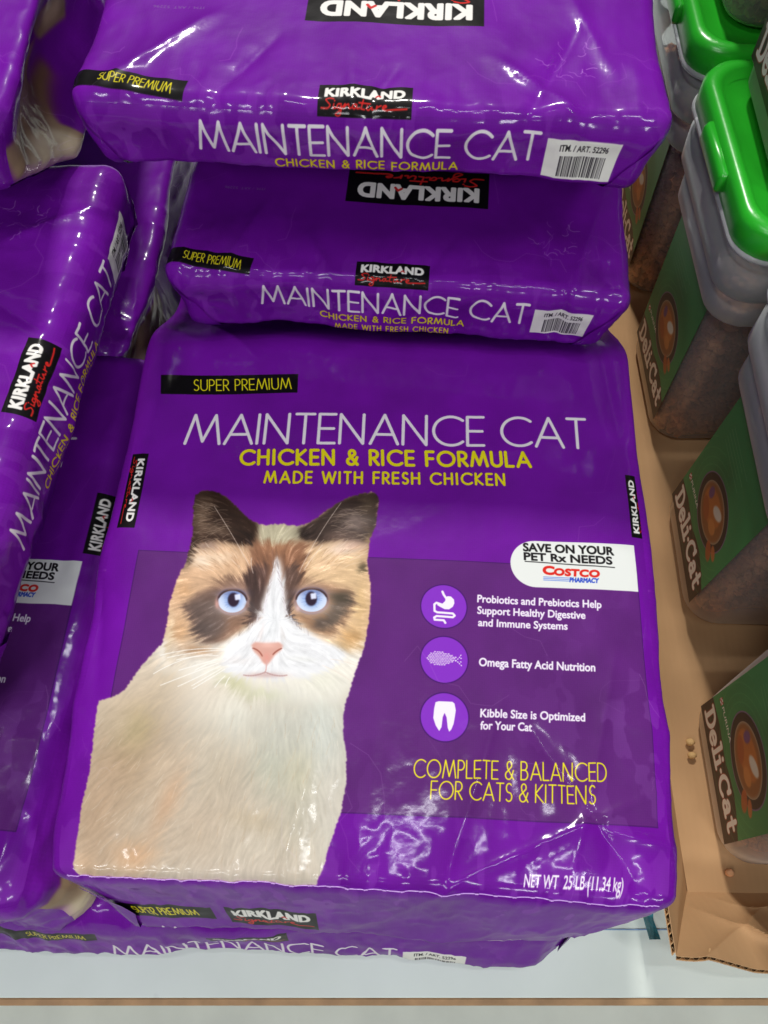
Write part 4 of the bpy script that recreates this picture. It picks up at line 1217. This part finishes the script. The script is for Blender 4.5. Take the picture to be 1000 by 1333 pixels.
def rrect(hx, hy, r, n=8):
    P = []
    for cx, cy, a0 in ((hx - r, hy - r, 0), (-hx + r, hy - r, 90), (-hx + r, -hy + r, 180), (hx - r, -hy + r, 270)):
        for k in range(n + 1):
            a_ = radians(a0 + 90 * k / n); P.append((cx + r * cos(a_), cy + r * sin(a_)))
    return np.array(P)


def loft(name, rings, m, parent, cap0=False, cap1=False):
    n = len(rrect(1, 1, .1)); V = []; F = []
    for (hx, hy, r, z) in rings:
        R = rrect(hx, hy, r); V.append(np.column_stack([R, np.full(n, z)]))
    V = np.concatenate(V)
    for k in range(len(rings) - 1):
        for i in range(n):
            j = (i + 1) % n; F.append((k * n + i, k * n + j, (k + 1) * n + j, (k + 1) * n + i))
    if cap0: F.append(tuple(range(n - 1, -1, -1)))
    if cap1: F.append(tuple((len(rings) - 1) * n + i for i in range(n)))
    o = mesh_obj(name, V, F, m, parent)
    return o


HX, HY, TR = .120, .085, .035
HXT, HYT = .127, .093      # body grows slightly towards the collar


def body_at(z):
    t = min(max(z / .26, 0), 1)
    return HX + (HXT - HX) * t, HY + (HYT - HY) * t


def kibble_mesh():
    ph = (1 + 5 ** .5) / 2
    IV = np.array([(-1, ph, 0), (1, ph, 0), (-1, -ph, 0), (1, -ph, 0), (0, -1, ph), (0, 1, ph), (0, -1, -ph), (0, 1, -ph), (ph, 0, -1), (ph, 0, 1), (-ph, 0, -1), (-ph, 0, 1)]) / 1.902
    IF = np.array([(0, 11, 5), (0, 5, 1), (0, 1, 7), (0, 7, 10), (0, 10, 11), (1, 5, 9), (5, 11, 4), (11, 10, 2), (10, 7, 6), (7, 1, 8), (3, 9, 4), (3, 4, 2), (3, 2, 6), (3, 6, 8), (3, 8, 9), (4, 9, 5), (2, 4, 11), (6, 2, 10), (8, 6, 7), (9, 8, 1)])
    r = np.random.default_rng(11); V = []; F = []; n0 = 0
    N = 3000
    for q in range(N):
        z = r.uniform(.012, .262); hx, hy = body_at(z); hx -= .007; hy -= .007
        f = r.random()
        if f < .45: x, y = -hx + r.uniform(0, .008), r.uniform(-hy + .01, hy - .01)
        elif f < .85: x, y = r.uniform(-hx + .01, hx), -hy + r.uniform(0, .008)
        else: x, y, z = r.uniform(-hx, hx), r.uniform(-hy, hy), .255 + r.uniform(0, .012)
        if abs(x) > hx - .02 and abs(y) > hy - .02:
            k = math.hypot(abs(x) - hx + .025, abs(y) - hy + .025)
            if k > .022: x -= math.copysign((k - .022) * .8, x); y -= math.copysign((k - .022) * .8, y)
        s_ = np.array([.0070, .0062, .0044]) * r.uniform(.8, 1.15)
        A_ = r.normal(size=(3, 3)); Qm, _ = np.linalg.qr(A_)
        V.append((IV * s_) @ Qm.T + [x, y, z]); F.append(IF + n0); n0 += 12
    # packed heart of the fill
    return np.concatenate(V), np.concatenate(F)


def label_mesh(parent, side='left'):
    """label wrapped on the left wall; its print reads from far to near"""
    nu, nv = 24, 16; V = []; UV = []
    for i in range(nu + 1):
        for j in range(nv + 1):
            z = .030 + .215 * j / nv; hx, hy = body_at(z)
            if side == 'left': V.append((-hx - .0008, .068 - .136 * i / nu, z)); UV.append((i / nu, j / nv))
            else: V.append((.085 - .16 * (1 - i / nu) + .02, -hy - .0008, z)); UV.append((i / nu, j / nv))
    o = mesh_obj('label', np.array(V), grid_faces(nu + 1, nv + 1, False), M_LABEL, parent, True, np.array(UV))
    return o


def make_tub(loc):
    t = empty('plastic_tub', loc)
    rings = [(HX - .03, HY - .03, .02, .004), (HX - .02, HY - .02, .024, .0), (HX - .006, HY - .006, .032, .003), (HX, HY, TR, .012)]
    for z in (.08, .15, .20, .243): rings.append((*body_at(z), TR, z))
    rings += [(HXT + .001, HYT + .001, TR, .248)]
    loft('body', rings, M_CLEAR, t, cap0=True)
    # stepped frosted collar
    loft('collar', [(HXT + .001, HYT + .001, TR, .248), (HXT + .009, HYT + .008, TR, .250), (HXT + .011, HYT + .010, TR, .254), (HXT + .012, HYT + .011, TR, .284), (HXT + .010, HYT + .009, TR, .287), (HXT + .010, HYT + .009, TR, .292), (HXT + .018, HYT + .016, TR, .294),
                    (HXT + .020, HYT + .018, TR, .298), (HXT + .021, HYT + .019, TR, .330), (HXT + .018, HYT + .016, TR, .333), (HXT + .018, HYT + .016, TR, .350)], M_FROST, t)
    loft('rim', [(HXT + .0235, HYT + .0215, TR, .349), (HXT + .026, HYT + .024, TR, .351), (HXT + .026, HYT + .024, TR, .354), (HXT + .0235, HYT + .0215, TR, .356)], M_FROST, t)
    lid = loft('lid', [(HXT + .0235, HYT + .0215, TR, .354), (HXT + .0245, HYT + .0225, TR, .356), (HXT + .0245, HYT + .0225, TR, .378), (HXT + .022, HYT + .020, TR, .384), (HXT + .016, HYT + .014, TR, .386), (HXT + .010, HYT + .008, .03, .384),
                       (HXT + .006, HYT + .004, .028, .376), (HXT - .02, HYT - .02, .02, .376)], M_LID, t, cap1=True)
    tab = loft('lid_tab', [(.0045, .034, .003, .358), (.006, .036, .004, .362), (.006, .036, .004, .374), (.004, .034, .003, .379)], M_LID, t, cap0=True, cap1=True)
    tab.location = (-(HXT + .0255), 0, 0)
    label_mesh(t)
    V, F = kibble_mesh()
    k = mesh_obj('kibble', V, F, M_KIB, t, False); k['kind'] = 'stuff'
    loft('kibble_core', [(HX - .014, HY - .014, .026, .006), (*[q - .016 for q in body_at(.25)], .026, .25)], M_KIB, t, True, True)['kind'] = 'stuff'
    return t


TL = ['clear kibble tub nearest the camera in the tray, whole name label facing the purple bags',
      'second clear tub from the camera, green lid cut by the right edge of the photo',
      'third clear tub from the camera, a dark second-layer tub standing on its green lid',
      'farthest clear tub in the tray, low behind the pile of purple bags',
      'dark second-layer tub on the third tub, cut by the top right corner',
      'dark second-layer tub at the top edge, standing on the farthest tub']
TP = [(.456, .137, .006), (.460, .385, .006), (.456, .632, .006), (.456, .868, .006), (.456, .640, .3865), (.456, .870, .3865)]
tub = make_tub(TP[0]); tag(tub, TL[0], 'pet food tub', 'clear cat food tubs with green lids')
kids = list(tub.children)
for p, l in zip(TP[1:], TL[1:]):
    r_ = tub.copy(); COL.objects.link(r_); r_.location = p; r_['label'] = l
    r_.rotation_euler = (0, radians(2.4 if p[1] == .385 else 0), radians(random.uniform(-1.5, 1.5)))
    for ch in kids:
        c_ = ch.copy(); COL.objects.link(c_); c_.parent = r_

# ------------------------------------------------------------------ small loose things
def lump(name, loc, s, m, seed):
    import bmesh
    bm = bmesh.new(); bmesh.ops.create_icosphere(bm, subdivisions=2, radius=1)
    r = random.Random(seed)
    for v in bm.verts: v.co = Vector((v.co.x * s[0], v.co.y * s[1], v.co.z * s[2])) * r.uniform(.88, 1.1)
    me = bpy.data.meshes.new(name); bm.to_mesh(me); bm.free(); me.materials.append(m)
    for p in me.polygons: p.use_smooth = True
    o = bpy.data.objects.new(name, me); COL.objects.link(o); o.location = loc; return o


M_KIB2, _, _, _ = simple('pale_kibble', (206, 168, 112), .8, 90, .2, .4, .001)
for k, ((x, y), lb) in enumerate((((899, 966), 'small pale kibble loose on the tray, upper of the pair by the nearest tub'), ((901, 983), 'small pale kibble loose on the tray, lower of the pair by the nearest tub'), ((950, 1136), 'round brown kibble by the bottom corner of the nearest tub'))):
    g_ = ground(x, y, .014)
    o = lump('kibble_piece', (g_[0], g_[1], .0135), (.0048, .004, .0035), M_KIB2 if k < 2 else M_KIB, k); tag(o, lb, 'kibble', 'loose kibble pieces')
M_TEAL, _, _, _ = simple('teal_wrapper', (60, 150, 170), .35, 40, .5, .4, .003)
g_ = ground(842, 1203, .01)
U_, V_ = np.meshgrid(np.linspace(-1, 1, 14), np.linspace(-1, 1, 22), indexing='ij')
PP = np.stack([U_ * .008, V_ * .013, .006 + crumple(U_, V_, .006, 4, 8, 1.) - .003 * U_], -1)
sc_ = mesh_obj('wrapper_scrap', PP.reshape(-1, 3), grid_faces(14, 22), M_TEAL, None, False); sc_.location = (g_[0], g_[1], .002)
tag(sc_, 'crumpled teal wrapper scrap on the deck between bag and tray', 'wrapper scrap')
